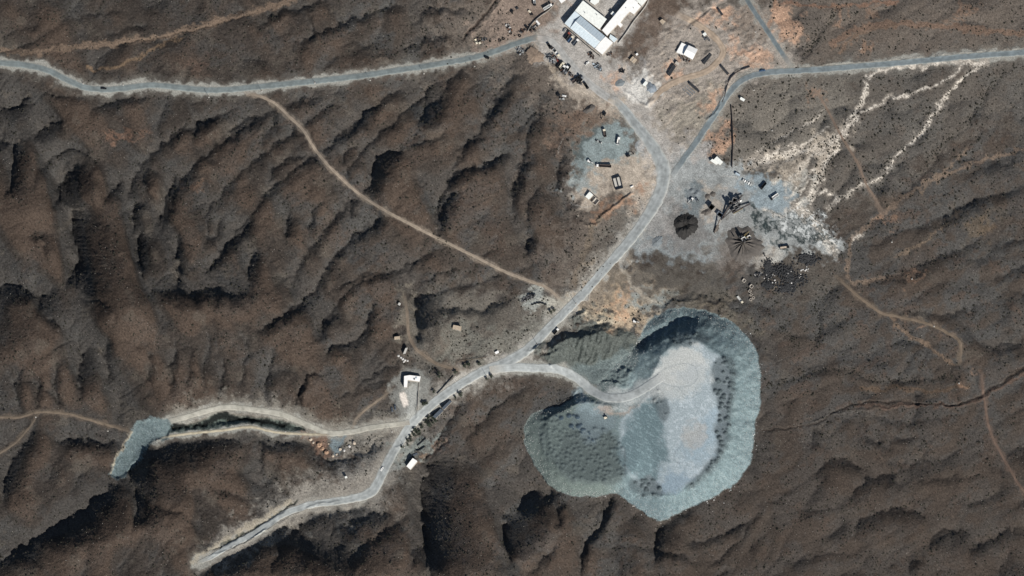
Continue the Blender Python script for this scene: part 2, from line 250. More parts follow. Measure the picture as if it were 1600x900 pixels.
G = np.where(G > 0, 1.25*np.tanh(G*2.25/1.25), -0.42*np.tanh(-G*1.6/0.42))
G *= 1-0.38*sm(GX, 1080, 1260)
rough = sm(GX+0.35*(GY-450), 1050, 450)*0.65+0.35       # the west is rougher than the east
# places people flattened
main_d = np.full((NY, NX), 200.0)
for nm, pts, hw, *_ in roads:
    r = pdist(spline(pts, 4), 60, 0.4); sl, D, _, _ = r
    main_d[sl] = np.minimum(main_d[sl], D-hw)
trk_d = np.full((NY, NX), 200.0)
for nm, pts, hw, c in tracks:
    r = pdist(spline(pts, 4), 40, 0.4); sl, D, _, _ = r
    trk_d[sl] = np.minimum(trk_d[sl], D-hw)
YARD = [(835,72),(800,20),(790,-30),(1010,-40),(1150,-20),(1225,60),(1200,112),(1150,140),(1120,180),(1090,225),(1120,250),(1190,272),(1235,285),(1262,330),(1302,372),(1300,398),(1225,412),(1140,450),(1060,460),(1000,470),(935,470),(980,400),(1015,330),(1015,300),(960,345),(905,320),(895,270),(910,205),(940,175),(880,150),(860,100)]
COMP = [(622,584),(665,582),(668,640),(650,655),(618,650)]
yard = sm(psd(YARD, 2.0, 60), -14, 14)
comp = sm(psd(COMP, 1.0, 60), -8, 8)
hO = psd(HEAP_O, 0.4, 80); hI = psd(HEAP_I, 0.4, 200); hL = psd(LOBE_I, 0.4, 120)
heapm = sm(hO, -10, 12)
flat = np.maximum.reduce([yard*0.93, comp*0.95, heapm, sm(main_d, 16, 0), sm(trk_d, 8, 0)*0.6])
G *= 1-flat
def saw(lam, a, b, dr, seed, wamp=1.0):
    # repeated spurs: each gully line drops sharply from a lit flank to a shaded one
    an = math.atan2(-dr[0], dr[1]); c, q = dr; n = math.hypot(c, q)
    w_ = 74/lam; f = (GX*c+GY*q)/n/lam+wamp*w_*field(300, 0, 1, seed, 0.5)+0.10*w_*field(120, an, 2.2, seed+5, 0.5)+0.035*w_*field(45, an, 3.0, seed+7, 0.5)
    f = f-np.floor(f); m = np.clip(fbm(150, seed+9, 2)*0.75+0.55, 0, 1.3)
    return blur(np.where(f < 0.55, a*(1-f/0.55)**1.2, -b*np.sin((f-0.55)/0.45*np.pi)), 1.0)*m
quiet = 1-np.clip(blur(np.abs(G), 16)*2.0, 0, 0.85)
ew = sm(GX, 1000, 700)
G += (1-flat)*quiet*ew*(saw(74, 0.36, 0.16, (0.66, 0.75), 611, .30)+saw(31, 0.16, 0.08, (0.7, 0.7), 641, .26)+saw(13, 0.10, 0.06, (0.75, 0.66), 741, .22))
G += (1-flat)*quiet*(1-ew)*(saw(66, 0.36, 0.14, (0.42, 0.9), 671, .28)+saw(27, 0.18, 0.09, (0.5, 0.86), 691, .24)+saw(12, 0.10, 0.06, (0.5, 0.86), 751, .2))
# gully fabric running down the hills, finer in the west
ang = -0.62
n1 = fbm(85, 11, 3, 0.5, ang, 2.0); n2 = fbm(40, 31, 3, 0.55, ang, 2.2); n3 = field(17, ang+0.15, 2.4, 51, 0.5)
n4 = fbm(7.5, 71, 2, 0.7)
# height from slope along the light, solved in frequency space
ph, pw = NY+300, NX+300
ky = 2*np.pi*np.fft.fftfreq(ph, ST_*PX)[:, None]; kx = 2*np.pi*np.fft.rfftfreq(pw, ST_*PX)[None]
sx, sy = math.sin(az), -math.cos(az)
ks = kx*sx+ky*sy; kt = -kx*sy+ky*sx
T_ = G*1.0
for it in range(3):                                      # a few rounds, so that broad slopes keep their steepness
    Hf = np.conj(1j*ks)*np.fft.rfft2(np.pad(T_, ((0, 300), (0, 300))))/(ks**2+0.06*kt**2+(2*np.pi/650)**2)
    T_ = T_+0.8*(G-np.fft.irfft2(1j*ks*Hf, s=(ph, pw))[:NY, :NX])
H = np.fft.irfft2(Hf, s=(ph, pw))[:NY, :NX]
bil = lambda n: np.abs(n)-0.8                            # sharp gullies, rounded spurs
H += (1-flat)*rough*(0.15*bil(n1)+0.10*bil(n2)+0.11*bil(n3)+0.05*bil(field(9, ang+0.1, 2.8, 53, 0.5)))
H += (1-0.85*flat)*(0.045+0.07*rough)*n4
H += (1-0.9*flat)*0.085*rough*field(3.6, 0, 1, 77, 0.4)
# rain: follow the water downhill and cut the gullies it would cut
hh = blur(H, 1.6)+rng.normal(0, 0.05, H.shape); best = np.zeros(H.shape); dn = np.full(H.shape, -1); ii_ = np.arange(H.size).reshape(H.shape)
for dy_ in (-1, 0, 1):
    for dx_ in (-1, 0, 1):
        if dx_ or dy_:
            dr_ = (hh-np.roll(hh, (-dy_, -dx_), (0, 1)))/math.hypot(dx_, dy_); dr_[0] = dr_[-1] = 0; dr_[:, 0] = dr_[:, -1] = 0
            m_ = dr_ > best; best[m_] = dr_[m_]; dn[m_] = np.roll(ii_, (-dy_, -dx_), (0, 1))[m_]
acc = [1.0]*H.size; dl = dn.ravel().tolist()
for i in np.argsort(-hh.ravel()).tolist():
    j = dl[i]
    if j >= 0: acc[j] += acc[i]
acc = np.array(acc).reshape(H.shape)
rill = 0.45*blur((acc > 40).astype(float), 0.8)+1.3*blur((acc > 260).astype(float), 1.2)+2.6*blur((acc > 1500).astype(float), 1.9)
gully = blur((acc > 260).astype(float), 1.6)+1.5*blur((acc > 1500).astype(float), 3.0)
H -= (1-flat)*rill*(0.55+0.45*rough)
Hs = blur(H, 16); Hs2 = blur(H, 45)
k = np.maximum(yard*0.8, np.maximum(comp, heapm)); H = H*(1-k)+Hs2*k
Hm = blur(H, 9)
k = np.maximum(sm(main_d, 11, 1), sm(trk_d, 5, 0)*0.9); H = H*(1-k)+Hm*k
# the spoil heap
Hb = Hs2
dO = np.clip(hO, 0, None); dI = np.clip(-hI, 0, None)
t = np.where(hI > 0, 1, dO/np.maximum(dO+np.minimum(dI, 60), 1e-3)); t = np.where(dI > 62, 0, np.where(dI > 40, t*(62-dI)/22, t))
lift = 20*sm(GX+0.25*(700-GY), 945, 1150)+3.5
Zm = Hb+t*lift
dL = np.clip(-hL, 0, None); tl = np.where(hL > 0, 1, dO/np.maximum(dO+np.minimum(dL, 36), 1e-3)); tl = np.where(dL > 36, 0, tl)
Zl = Hb+tl*(9+3.5*sm(GY, 640, 750)*1.0)
FACE = (hI < 0)&(hO > 0)
gr = field(3.4, 0, 1, 301, 0.4)*0.05
Z = np.maximum(np.maximum(Zm, Zl)+gr*sm(hO, 0, 6)*np.where(hI > 0, 0.35, 1), H*0+Hb-50)
H = np.where(hO > 0, np.maximum(Z, Hb), H)
# ramp the haul road climbs
r = pdist(spline(HEAP_ROAD, 4), 40, 0.4); sl, D, _, T = r
Hr = blur(H, 12); k = sm(D, 15, 6); H[sl] = (H*1)[sl]*(1-k)+Hr[sl]*k
# fan dump beside the road
def ridge(pts, h, ws, wf, rag=1.0, groove=0.0):
    global H
    r = pdist(spline(pts, 4), max(ws, wf)+8, rag)
    sl, D, SD, T = r
    tap = np.clip(np.minimum(T, 1-T)/0.18, 0.0, 1)**0.8
    g = h*np.clip(1-D/np.where(SD > 0, ws, wf), 0, 1)*tap
    if groove: g = g+groove*np.sin(T*np.pi*26+WX[sl]*0.5)*np.clip(g/h*3, 0, 1)*np.clip(1-D/ws, 0, 1)*(SD > 0)
    H[sl] = H[sl]+g
ridge(FAN_RIDGE, 7.5, 46, 11, 0.5, 0.45)
ridge([(1020,498),(1050,478),(1090,470),(1130,478),(1165,500)], 2.2, 16, 14, 2)
ridge([(868,552),(850,548),(838,552)], 4, 14, 14, 2); ridge([(985,572),(970,590),(955,600)], 3, 18, 14, 2); ridge([(895,500),(915,492),(930,500)],4,14,12,2)
# berms (+) and ditches (-): points, half width px, height m
for pts, wv, hv in [([(330,862),(400,823),(438,800),(466,781)],1.6,-2.0),([(345,866),(400,838),(450,809),(490,790),(535,782)],1.3,0.9),([(325,872),(380,848),(420,828),(450,812)],1.2,0.8),
   ([(1188,673),(1240,668),(1278,660),(1310,640),(1340,630),(1380,627),(1420,629),(1460,633),(1500,629),(1540,612),(1640,548)],1.6,-1.25),([(1240,672),(1310,646),(1420,634),(1500,634),(1545,616),(1640,556)],1.5,1.0),
   ([(720,62),(742,40),(760,20),(780,-8)],2.0,-1.8),([(728,64),(750,42),(768,22),(788,-8)],1.8,1.2),([(180,69),(230,62),(290,50),(340,36),(400,20)],1.4,-1.1),
   ([(1174,104),(1152,112),(1138,128),(1131,150),(1118,178),(1103,190)],1.6,1.4),([(1250,103),(1320,98),(1400,92),(1480,85),(1600,76)],1.0,0.7),
   ([(870,632),(890,622),(900,612),(898,603)],1.4,1.4),([(1140,650),(1136,690),(1112,732),(1084,756),(1052,774),(1008,772)],1.6,1.1),([(655,612),(653,640),(652,655)],1.8,1.0),
   ([(1135,25),(1110,12),(1090,30),(1070,40)],1.8,-1.5),([(940,500),(925,505),(900,512)],2,1.6),([(618,700),(640,690),(660,676)],1.6,1.2),([(632,712),(650,702),(664,697)],1.4,-1.2),([(660,716),(680,704),(698,690),(702,684)],1.8,-1.8),
   ([(605,460),(612,470),(612,495),(625,510)],1.4,1.2),([(286,80),(285,92),(288,102)],1.2,1.0),([(1020,470),(1005,455),(990,430)],1.5,1.0),([(460,632),(468,615),(474,600)],1.6,-2.0),
   ([(930,345),(950,330),(965,318),(990,300)],2.2,2.2),([(905,345),(920,352),(935,350)],2.2,1.8),([(975,140),(985,148),(1005,164),(1025,155)],2.0,1.2)]:
    r = pdist(spline(pts, 3), wv*4+4, 0.5); sl, D, SD, T = r
    H[sl] += hv*np.exp(-(D/wv)**2)*np.clip(np.minimum(T, 1-T)/0.05, 0, 1)
# trench between the two pit roads and the gravel tongue
TRENCH = [(263,668),(300,664),(322,655),(338,647),(352,647),(385,652),(430,656),(458,664),(476,671),(440,672),(390,662),(350,667),(300,672),(262,677)]
tr = psd(TRENCH, 0.5, 30); slN, dN, _, _ = pdist(spline(PIT_ROAD, 4), 60, 0.4); slS, dS, _, _ = pdist(spline(PIT_TRACK, 4), 60, 0.4); aN = np.full(H.shape, 99.0); aN[slN] = dN; aS = np.full(H.shape, 99.0); aS[slS] = dS
H -= 6.5*sm(aN, 4.0, 7.0)*sm(aS, 2.2, 15)*sm(tr, -4, 1)
TONGUE = [(207,670),(222,656),(262,655),(263,684),(236,692),(218,716),(203,736),(186,748),(171,741),(181,718),(197,694)]
tg = psd(TONGUE, 0.6, 30); k = sm(tg, -1, 4); H = H*(1-k)+(blur(H, 10)-2.0)*k
for p_, w_, h_ in [([(982,545),(1008,532),(1035,518),(1062,501),(1090,495)], 9.0, -6.0), ([(998,537),(1020,531),(1040,526),(1060,513)], 2.2, -2.2)]:
    r = pdist(spline(p_, 3), w_*3.5, 0.8); sl, D, SD, T = r; H[sl] += h_*np.exp(-(D/w_)**2)*np.clip(np.minimum(T, 1-T)/0.15, 0, 1)
# tipped loads lying in rows
nBm = fbm(45, 431, 3, 0.6); mound = np.zeros((NY, NX)); mm = np.zeros((NY, NX), bool)
for poly, dx, dy, hh, rr in [([(1117,566),(1144,560),(1148,600),(1141,650),(1136,690),(1128,700),(1120,680),(1124,640),(1114,600)],6.4,6.4,2.2,3.6),([(1128,690),(1135,700),(1114,735),(1090,756),(1074,764),(1082,750),(1104,730)],6,6,2.0,3.5),
   ([(983,752),(1000,748),(1016,744),(1026,752),(1036,770),(1010,776),(990,766)],6.2,6.0,2.0,3.5),([(880,680),(905,670),(938,664),(968,690),(978,735),(968,752),(930,757),(890,748),(872,728),(874,700)],6.0,5.2,1.5,3.2),([(842,652),(872,645),(905,672),(880,680),(866,720),(850,705)],6.2,5.4,1.3,3.2),
   ([(868,644),(905,650),(930,690),(908,678),(880,664)],7.5,7,1.7,3.8),([(1018,606),(1034,608),(1044,640),(1036,655),(1022,628)],6,6,1.4,3.2),([(940,600),(972,560),(980,548),(990,556),(975,585),(952,604)],6,6,1.3,3.2),([(1050,530),(1085,520),(1110,528),(1100,535),(1060,540)],6,5,1.3,3.0)]:
    pd = psd(poly, 0.6, 30); ok = pd > 0
    mm |= pd > -2
    x0, y0 = np.min(poly, 0); x1, y1 = np.max(poly, 0); row = 0
    y = y0
    while y < y1:
        x = x0+(row % 2)*dx/2
        while x < x1:
            cx, cy = x+rng.uniform(-2.6, 2.6), y+rng.uniform(-2.4, 2.4); q = rng.uniform(0.6, 1.3)
            if samp(pd, cx, cy) > 0.5 and rng.random() < 0.62+0.25*samp(nBm, cx, cy):
                i0 = int((cx-X0)/ST_); j0 = int((cy-Y0)/ST_); sl = (slice(j0-4, j0+6), slice(i0-4, i0+6))
                d = np.hypot(GX[sl]-cx, (GY[sl]-cy)*1.1)
                mound[sl] = np.maximum(mound[sl], hh*q*np.clip(1-d/(rr*q), 0, 1)**0.85)
            x += dx
        y += dy; row += 1
H += mound*0.8
rubb = sm(psd([(1015,90),(1050,20),(1160,10),(1225,60),(1150,128),(1112,185),(1060,220),(1030,170),(985,120)], 3, 60), -10, 12)*sm(main_d, 2, 10)*sm(trk_d, 2, 8)
H += rubb*(0.35*bil(n2)+0.22*bil(n3)+0.10*n4)
# big relief: the land drops gently to the south east
H += 0.0
def zat(px, py): return samp(H, px, py)

# ------------------------------------------------------------------ what the ground is made of (albedo)
nA = fbm(130, 401, 4, 0.55, ang, 1.5); nB = fbm(60, 431, 4, 0.6, ang, 1.6); nC = fbm(24, 461, 3, 0.6)
A = np.empty((NY, NX, 3))
brown = alb((80,73,67)); grey = alb((83,82,80)); red = alb((90,77,68)); dark = alb((57,53,50))
def mix(c, m):
    global A
    A = A*(1-m[..., None])+np.asarray(c)*m[..., None]
A[:] = brown
mix(grey, sm(nA+0.5*nB+0.9*sm(GX, 500, 1300)-0.3, -0.4, 1.2)*0.85)
mix(red, sm(nB+0.4*nC, 0.5, 2.0)*0.6)
mix(dark, np.clip(sm(-nA+0.6*nC-0.2, 0.0, 1.6)*0.6+0.6*sm(GX, 760, 180), 0, .85)*sm(GX, 1300, 300))
rel = H-blur(H, 38); west = sm(GX, 1100, 600)
mix(alb((95,80,69)), sm(rel, 0.3, 3.5)*(0.25+0.2*west)*(1-flat)); mix(alb((84,85,84)), sm(-rel, 0.2, 3.0)*0.35*(1-flat))
mix(alb((98,92,84)), sm(fbm(90, 481, 4)+0.2*nC, 0.9, 2.2)*0.4)
mix(alb((72,64,58)), sm(GX, 850, 1150)*sm(GY, 560, 760)*0.55)
mix(alb((108,104,98)), sm(psd([(1090,230),(1140,130),(1250,118),(1560,98),(1640,130),(1480,230),(1300,330),(1250,320),(1190,265)], 6, 100), -30, 20)*0.55)
mix(alb((112,104,96)), sm(psd([(690,60),(750,0),(1240,-30),(1640,-30),(1640,70),(1400,88),(1240,100),(1120,200),(1000,300),(960,400),(900,460),(860,430),(900,330),(900,240),(860,170),(800,120)], 6, 100), -30, 15)*0.7)
mix(alb((122,118,110)), sm(psd([(640,480),(720,455),(800,470),(890,440),(960,330),(1000,300),(1000,350),(930,430),(880,485),(800,540),(700,570),(610,660),(640,600)], 5, 80), -20, 15)*0.5)
def patch(poly, c, soft=8, k=1.0, warp=2.0, rag=0.0, sd=None):
    d = psd(poly, warp*1.3, 60)+nB*rag*0.9+nC*rag*0.35+n4*soft*0.10
    mix(alb(c), sm(d, -soft*1.3, soft*1.3)*k)
def line(pts, w, c, k=1.0, soft=1.5, rag=0.0, warp=0.8, seed=None, broken=0.0, smooth=True):
    r = pdist(spline(pts, 4) if smooth else pts, w+soft+10, warp)
    if r is None: return
    sl, D, SD, T = r
    ww = w+(rag*nC[sl] if rag else 0)
    m = sm(D, ww+soft, ww-soft)*k
    if broken: m = m*sm(n4[sl]*0.8+nF[sl]*0.5+nC[sl]*0.3, -1.7, 0.5)
    A[sl] = A[sl]*(1-m[..., None])+alb(c)*m[..., None]
nF = field(3.0, 0, 1, 333, 0.4)
# dust beside the roads
mix(alb((122,119,112)), sm(main_d+nB*2.5+nC*2+n4, 18, 0)*0.42)
mix(alb((164,164,157)), sm(main_d+nB*1.7+nC*0.8+n4*0.3, 6.0, 1.8)*0.75)
patch([(330,880),(420,810),(470,760),(520,738),(575,690),(612,690),(600,745),(570,775),(500,785),(420,822)], (152,148,140), 26, 0.85, 4, 6)
patch([(560,790),(575,770),(640,740),(650,770),(640,800),(590,810)], (110,106,100), 20, 0.4, 4, 8)
patch([(262,650),(340,630),(440,638),(520,662),(600,655),(620,670),(520,690),(480,660),(400,640)], (140,136,126), 14, 0.55, 2, 6)
for p, wv, c in faint: line(p, wv, c, 0.85, 1.6, 0.7, 0.8)
for nm, p, hw, c in tracks: line(p, hw+1.5, c, 0.5, 2.0, 0.6, 0.6)
line([(1024,322),(975,386),(915,455),(860,510),(790,567),(720,600),(665,641),(610,715),(586,762),(510,785),(440,805),(360,852)], 20, (138,134,127), 0.55, 14, 6, 3)
line([(640,660),(545,675),(490,668),(430,645),(355,636),(285,653)], 12, (134,130,122), 0.5, 10, 5, 3)
line([(1038,262),(1034,292),(1021,322),(1000,354),(975,386),(945,420),(915,455),(890,480),(860,510),(825,545),(790,567),(755,580),(700,612)], 13, (184,181,173), 0.65, 8, 2.5, 1.5)
# yards
patch([(1130,160),(1180,130),(1270,122),(1335,128),(1300,205),(1230,252),(1170,264),(1120,240)], (124,119,111), 18, 0.65, 3, 5)
patch([(1000,190),(1030,225),(1060,238),(1085,222),(1115,250),(1095,278),(1062,300),(1040,335),(1008,335),(1022,290),(1016,250)], (180,177,173), 10, 0.9, 2, 2)
patch([(835,74),(868,20),(890,-20),(1010,-40),(1000,40),(955,80),(985,100),(1010,140),(1045,195),(1085,232),(1050,255),(1015,225),(985,180),(950,150),(900,128),(872,100)], (175,171,165), 10, 0.95, 2, 2)
patch([(740,66),(770,30),(795,-20),(880,-40),(860,30),(830,58),(790,72)], (150,134,122), 14, 0.8, 3, 5)
patch([(868,122),(905,132),(950,150),(968,168),(962,200),(990,235),(1012,252),(1022,290),(1000,325),(955,302),(920,325),(895,300),(902,250),(920,205),(950,180),(900,155)], (181,170,156), 10, 0.92, 2, 3)
patch([(1000,110),(1018,60),(1045,15),(1160,0),(1225,60),(1235,104),(1162,120),(1122,168),(1062,228),(1018,190),(990,150)], (163,155,146), 14, 0.82, 3, 6)
patch([(1010,-10),(1062,-10),(1050,40),(1022,62),(985,98),(968,80)], (98,84,74), 12, 0.75, 3, 5); patch([(1095,140),(1120,132),(1114,176),(1070,216),(1036,190),(1060,160)], (142,136,124), 10, 0.7, 3, 5); patch([(1140,20),(1180,20),(1195,60),(1160,60)], (112,98,86), 10, 0.6, 3, 5)
patch([(860,225),(868,190),(905,168),(948,172),(928,190),(895,215),(872,238)], (122,102,88), 12, 0.6, 3, 5)
for q in ([(1140,62),(1170,75),(1205,88),(1195,103),(1160,95)],[(1098,165),(1110,146),(1124,152),(1112,180)],[(1208,15),(1250,25),(1245,60),(1225,62)],[(1112,238),(1112,210),(1130,190),(1140,200),(1132,238)],[(1038,112),(1050,98),(1060,108),(1045,122)],[(960,112),(975,125),(985,138),(968,140),(950,125)],[(1120,10),(1150,18),(1140,35),(1118,28)],[(1092,20),(1108,25),(1100,40)]):
    patch(q, (192,158,134), 7, 0.8, 2, 3)
patch([(968,138),(998,116),(1032,134),(1026,156),(1010,166),(985,152)], (204,202,196), 5, 0.95, 1.5, 2)
patch([(972,126),(982,124),(1005,112),(996,102),(1012,92),(1000,120)], (130,132,134), 6, 0.5, 2, 3)
patch([(905,240),(912,215),(940,196),(968,192),(986,215),(984,245),(952,256),(920,262),(902,276),(900,255)], (134,147,148), 5, 0.95, 1.5, 2)
patch([(922,332),(945,320),(985,298),(1002,294),(992,312),(958,334),(935,344)], (152,122,101), 6, 0.75, 2, 3); patch([(893,285),(900,240),(915,208),(945,188),(966,186),(940,202),(915,226),(905,256)], (84,92,92), 4, 0.9, 2, 2)
patch([(895,272),(915,262),(925,285),(905,305),(893,300)], (138,150,152), 8, 0.75, 3, 4)
patch([(1048,250),(1112,250),(1160,266),(1195,275),(1232,282),(1246,316),(1262,332),(1304,372),(1305,396),(1258,394),(1215,410),(1180,420),(1150,402),(1110,410),(1060,402),(1010,392),(985,400),(972,416),(995,360),(1022,328),(1040,296)], (154,158,157), 8, 0.95, 2, 4)
patch([(1015,400),(990,395),(1005,372),(1035,362),(1080,385),(1110,395),(1090,405),(1050,412)], (128,138,142), 10, 0.5, 3, 3)
patch([(1040,335),(1070,320),(1100,340),(1105,375),(1075,392),(1040,380)], (112,108,105), 7, 0.7, 2, 3); patch([(1120,375),(1150,355),(1190,372),(1190,405),(1150,420),(1118,405)], (112,104,97), 12, 0.8, 2, 4); patch([(1120,300),(1160,295),(1180,320),(1165,345),(1125,350)], (140,141,140), 8, 0.6, 2, 4); patch([(1095,290),(1120,288),(1125,320),(1100,345),(1090,320)], (168,156,142), 8, 0.6, 2, 4); patch([(1180,395),(1210,392),(1215,412),(1185,425)], (172,164,152), 6, 0.6, 2, 3)
for k_ in range(46):                                    # wheel tracks turning in the yards
    cx_, cy_, r_x = rng.choice([1090,1150,1200,1040,915,960,895,960]), rng.uniform(0, 1), rng.uniform(12, 55); cy_ = {1090:300,1150:290,1200:345,1040:250,915:90,960:275,895:60}.get(int(cx_), 230)+rng.normal(0, 22); cx_ += rng.normal(0, 22); a0 = rng.uniform(0, 6.3); aa = a0+np.linspace(0, rng.uniform(.5, 1.6), 8)
    line([(cx_+r_x*math.cos(q), cy_+r_x*.8*math.sin(q)) for q in aa], 0.6, (128,128,126) if k_ % 3 else (206,202,194), 0.38, 0.9, 0, 0.3)
patch([(1030,312),(1052,320),(1050,350),(1030,372),(1008,378),(1010,350)], (150,146,142), 10, 0.6, 3, 4)
patch([(1180,270),(1230,285),(1245,315),(1225,335),(1180,322),(1165,290)], (136,152,160), 8, 0.7, 3, 4)
patch([(1072,292),(1085,288),(1098,300),(1098,325),(1085,345),(1075,330)], (108,118,122), 6, 0.8, 2, 3)
patch([(900,482),(928,442),(962,416),(985,420),(1012,448),(1042,458),(1025,490),(985,518),(955,498),(922,492)], (190,172,148), 10, 0.8, 3, 5)
patch([(948,478),(968,462),(985,440),(985,470),(975,495),(958,495)], (198,166,138), 6, 0.8, 3, 4)
patch([(985,462),(1020,458),(1050,470),(1040,485),(1005,492),(985,480)], (134,144,144), 8, 0.8, 3, 4)
patch([(905,478),(935,440),(962,418),(985,425),(1010,460),(985,452),(955,470),(925,480)], (112,106,98), 8, 0.75, 3, 5)
patch([(1040,470),(1100,455),(1150,480),(1185,520),(1150,510),(1110,490),(1050,490)], (110,104,92), 10, 0.5, 3, 5)
patch([(958,430),(1000,415),(1060,408),(1110,415),(1128,430),(1115,455),(1060,455),(1005,450)], (96,92,86), 14, 0.85, 4, 5)
patch([(836,556),(880,522),(905,500),(930,492),(950,505),(935,520),(880,545),(855,562)], (104,108,104), 8, 0.85, 3, 5)
patch([(618,590),(668,585),(662,650),(625,655)], (140,142,138), 6, 0.7, 1.5, 2); patch([(634,605),(650,600),(652,650),(636,655)], (166,168,164), 3, 0.85, 1)
patch([(626,612),(632,611),(637,634),(630,637)], (222,214,204), 1.5, 1.0, 0.3); patch([(624,456),(640,452),(644,490),(640,530),(628,520),(628,490)], (116,110,100), 6, 0.75, 2, 2)
patch([(706,500),(760,520),(880,490),(860,515),(800,545),(700,560),(690,540)], (124,124,116), 10, 0.6, 3, 4)
patch([(612,706),(660,690),(690,680),(690,695),(650,715),(625,728)], (130,140,138), 6, 0.6, 2, 3); patch([(676,700),(690,690),(702,688),(690,704),(672,716)], (108,90,81), 5, 0.6, 2, 3)
patch([(815,468),(838,452),(850,460),(870,470),(860,478),(830,478)], (172,176,170), 5, 0.85, 1.5, 2); patch([(845,462),(875,462),(892,476),(870,488),(850,480)], (176,172,160), 8, 0.8, 2, 3)
patch([(482,684),(500,686),(515,700),(522,712),(500,712),(488,700)], (126,102,88), 6, 0.7, 2, 3); patch([(520,690),(528,680),(540,681),(534,692),(524,710)], (118,132,138), 3, 0.85, 1)
patch([(280,100),(320,95),(310,108)], (118,96,84), 8, 0.3); patch([(165,212),(180,208),(205,212),(232,206),(205,216),(175,220)], (140,110,92), 5, 0.5, 2); patch([(285,292),(300,290),(318,286),(300,296)], (130,104,86), 5, 0.5, 2)
patch([(1508,340),(1535,335),(1548,360),(1520,368),(1508,355)], (122,106,86), 8, 0.4, 3, 4); patch([(1200,450),(1220,400),(1300,400),(1310,450),(1260,460)], (96,92,86), 14, 0.6, 4)
for q in ([(1300,68),(1330,62),(1300,72)],[(1308,14),(1316,14),(1313,38),(1308,38)],[(1366,10),(1370,10),(1370,24),(1366,24)],[(1498,14),(1530,8),(1532,14),(1500,20)],[(1485,30),(1505,36),(1500,40)],[(1340,72),(1355,66),(1358,80),(1342,84)],[(1430,500),(1440,505),(1432,512)],[(1420,430),(1440,425),(1436,436),(1420,438)],[(1380,340),(1392,340),(1390,352),(1380,350)],[(1500,600),(1520,592),(1505,606)],[(1260,140),(1275,138),(1280,150),(1262,152)],[(1285,145),(1290,148),(1288,156)]):
    patch(q, (150,122,102), 4, 0.55, 2, 2)
line([(905,482),(922,493),(945,504),(968,499)], 4, (200,188,166), 0.75, 2, .6); line([(974,420),(986,444),(1002,458),(1024,472)], 3.5, (166,158,145), 0.7, 2, .6); line([(945,424),(925,448),(912,470)], 1.2, (92,86,80), 0.6, 1)
for p in ([(1012,166),(1040,150),(1075,150),(1110,138)],[(1060,122),(1045,100),(1035,75),(1050,45)],[(990,130),(975,105),(985,80)],[(1130,82),(1160,92),(1190,100)],[(1040,195),(1060,170),(1090,160)]): line(p, 1.8, (182,170,156), 0.55, 2, .5)
# salt washed out of the slopes below the plant
SALT = (222,214,201)
patch([(1185,256),(1240,236),(1300,214),(1322,204),(1312,226),(1270,250),(1235,262),(1200,266)], (206,194,177), 6, 0.6, 3, 4)
for p, wv, k in [([(1236,322),(1262,290),(1290,255),(1310,225)],1.6,.9),([(1230,312),(1250,288),(1275,262)],1.6,.85),([(1226,300),(1244,275),(1265,255)],1.6,.8),([(1246,330),(1270,305),(1288,280)],1.2,.8),([(1180,262),(1210,240),(1240,222)],1.4,.75),([(1512,96),(1480,96),(1440,104),(1400,108),(1368,113),(1357,124),(1351,146),(1340,172),(1326,196),(1314,212)],2.2,.95),([(1390,152),(1370,164),(1347,176),(1332,195),(1312,212)],2.4,.9),([(1500,108),(1470,128),(1440,141),(1412,151),(1390,153)],1.3,.85),
   ([(1320,206),(1292,226),(1252,236),(1212,246),(1172,252)],5.5,.9),([(1312,210),(1300,238),(1286,264),(1272,290),(1256,312),(1240,328)],3.2,.95),([(1300,222),(1268,248),(1250,262),(1236,278),(1226,290)],3.0,.85),([(1542,96),(1512,115),(1491,136),(1471,161),(1452,190),(1431,215),(1402,240),(1386,265),(1361,284),(1336,296),(1312,310),(1290,328)],2.4,.85),
   ([(1296,198),(1256,224),(1222,243)],1.5,.6),([(1292,168),(1262,194),(1222,213),(1182,238)],1.2,.5),([(1240,322),(1254,332),(1266,342),(1284,360),(1300,386)],3.5,.9),([(1250,334),(1262,330),(1256,345)],5,.95),([(1350,366),(1338,370),(1331,382)],1.3,.9),
   ([(1540,98),(1520,100),(1500,99)],3.6,.95),([(1284,372),(1295,384),(1306,396)],4,.9),([(1240,318),(1225,335),(1210,335),(1196,328)],3,.55),([(1264,318),(1290,300),(1312,312)],2.2,.7)]:
    line(p, wv*1.7, (168,160,149), 0.6*k, 3.2, 1.2, 1.0)
    sp = spline(p, 4); tg_ = np.gradient(sp, axis=0); nr = np.stack([-tg_[:, 1], tg_[:, 0]], 1)/np.maximum(np.hypot(tg_[:, 0], tg_[:, 1])[:, None], 1e-6); u_ = np.arange(len(sp))*4
    for j_ in range(2+int(wv*1.1)):                       # braided strands
        o_ = wv*1.1*(np.sin(u_/rng.uniform(14, 34)+rng.uniform(0, 6.3))*0.7+np.sin(u_/rng.uniform(6, 12)+rng.uniform(0, 6.3))*0.35)+rng.normal(0, wv*.4)
        a_, b_ = sorted(rng.uniform(0, 1, 2)); a_ = 0 if j_ < 2 else int(a_*.5*len(sp)); b_ = len(sp) if j_ < 2 else max(a_+6, int((.5+.5*b_)*len(sp)))
        line((sp+nr*o_[:, None])[a_:b_], 0.45+0.1*wv, SALT, 0.95*k, 0.9, 0.35, 0.7, broken=0.8, smooth=False)
patch([(1205,250),(1250,232),(1310,212),(1300,240),(1262,262),(1240,290),(1222,280)], (170,160,146), 8, 0.5, 3, 8)
patch([(1236,290),(1258,270),(1262,292),(1248,318),(1238,318)], (198,198,190), 6, 0.4, 3, 8)
patch([(1190,400),(1200,385),(1240,388),(1280,378),(1302,394),(1270,392),(1240,400),(1215,410)], (182,184,180), 6, 0.35, 3, 5)
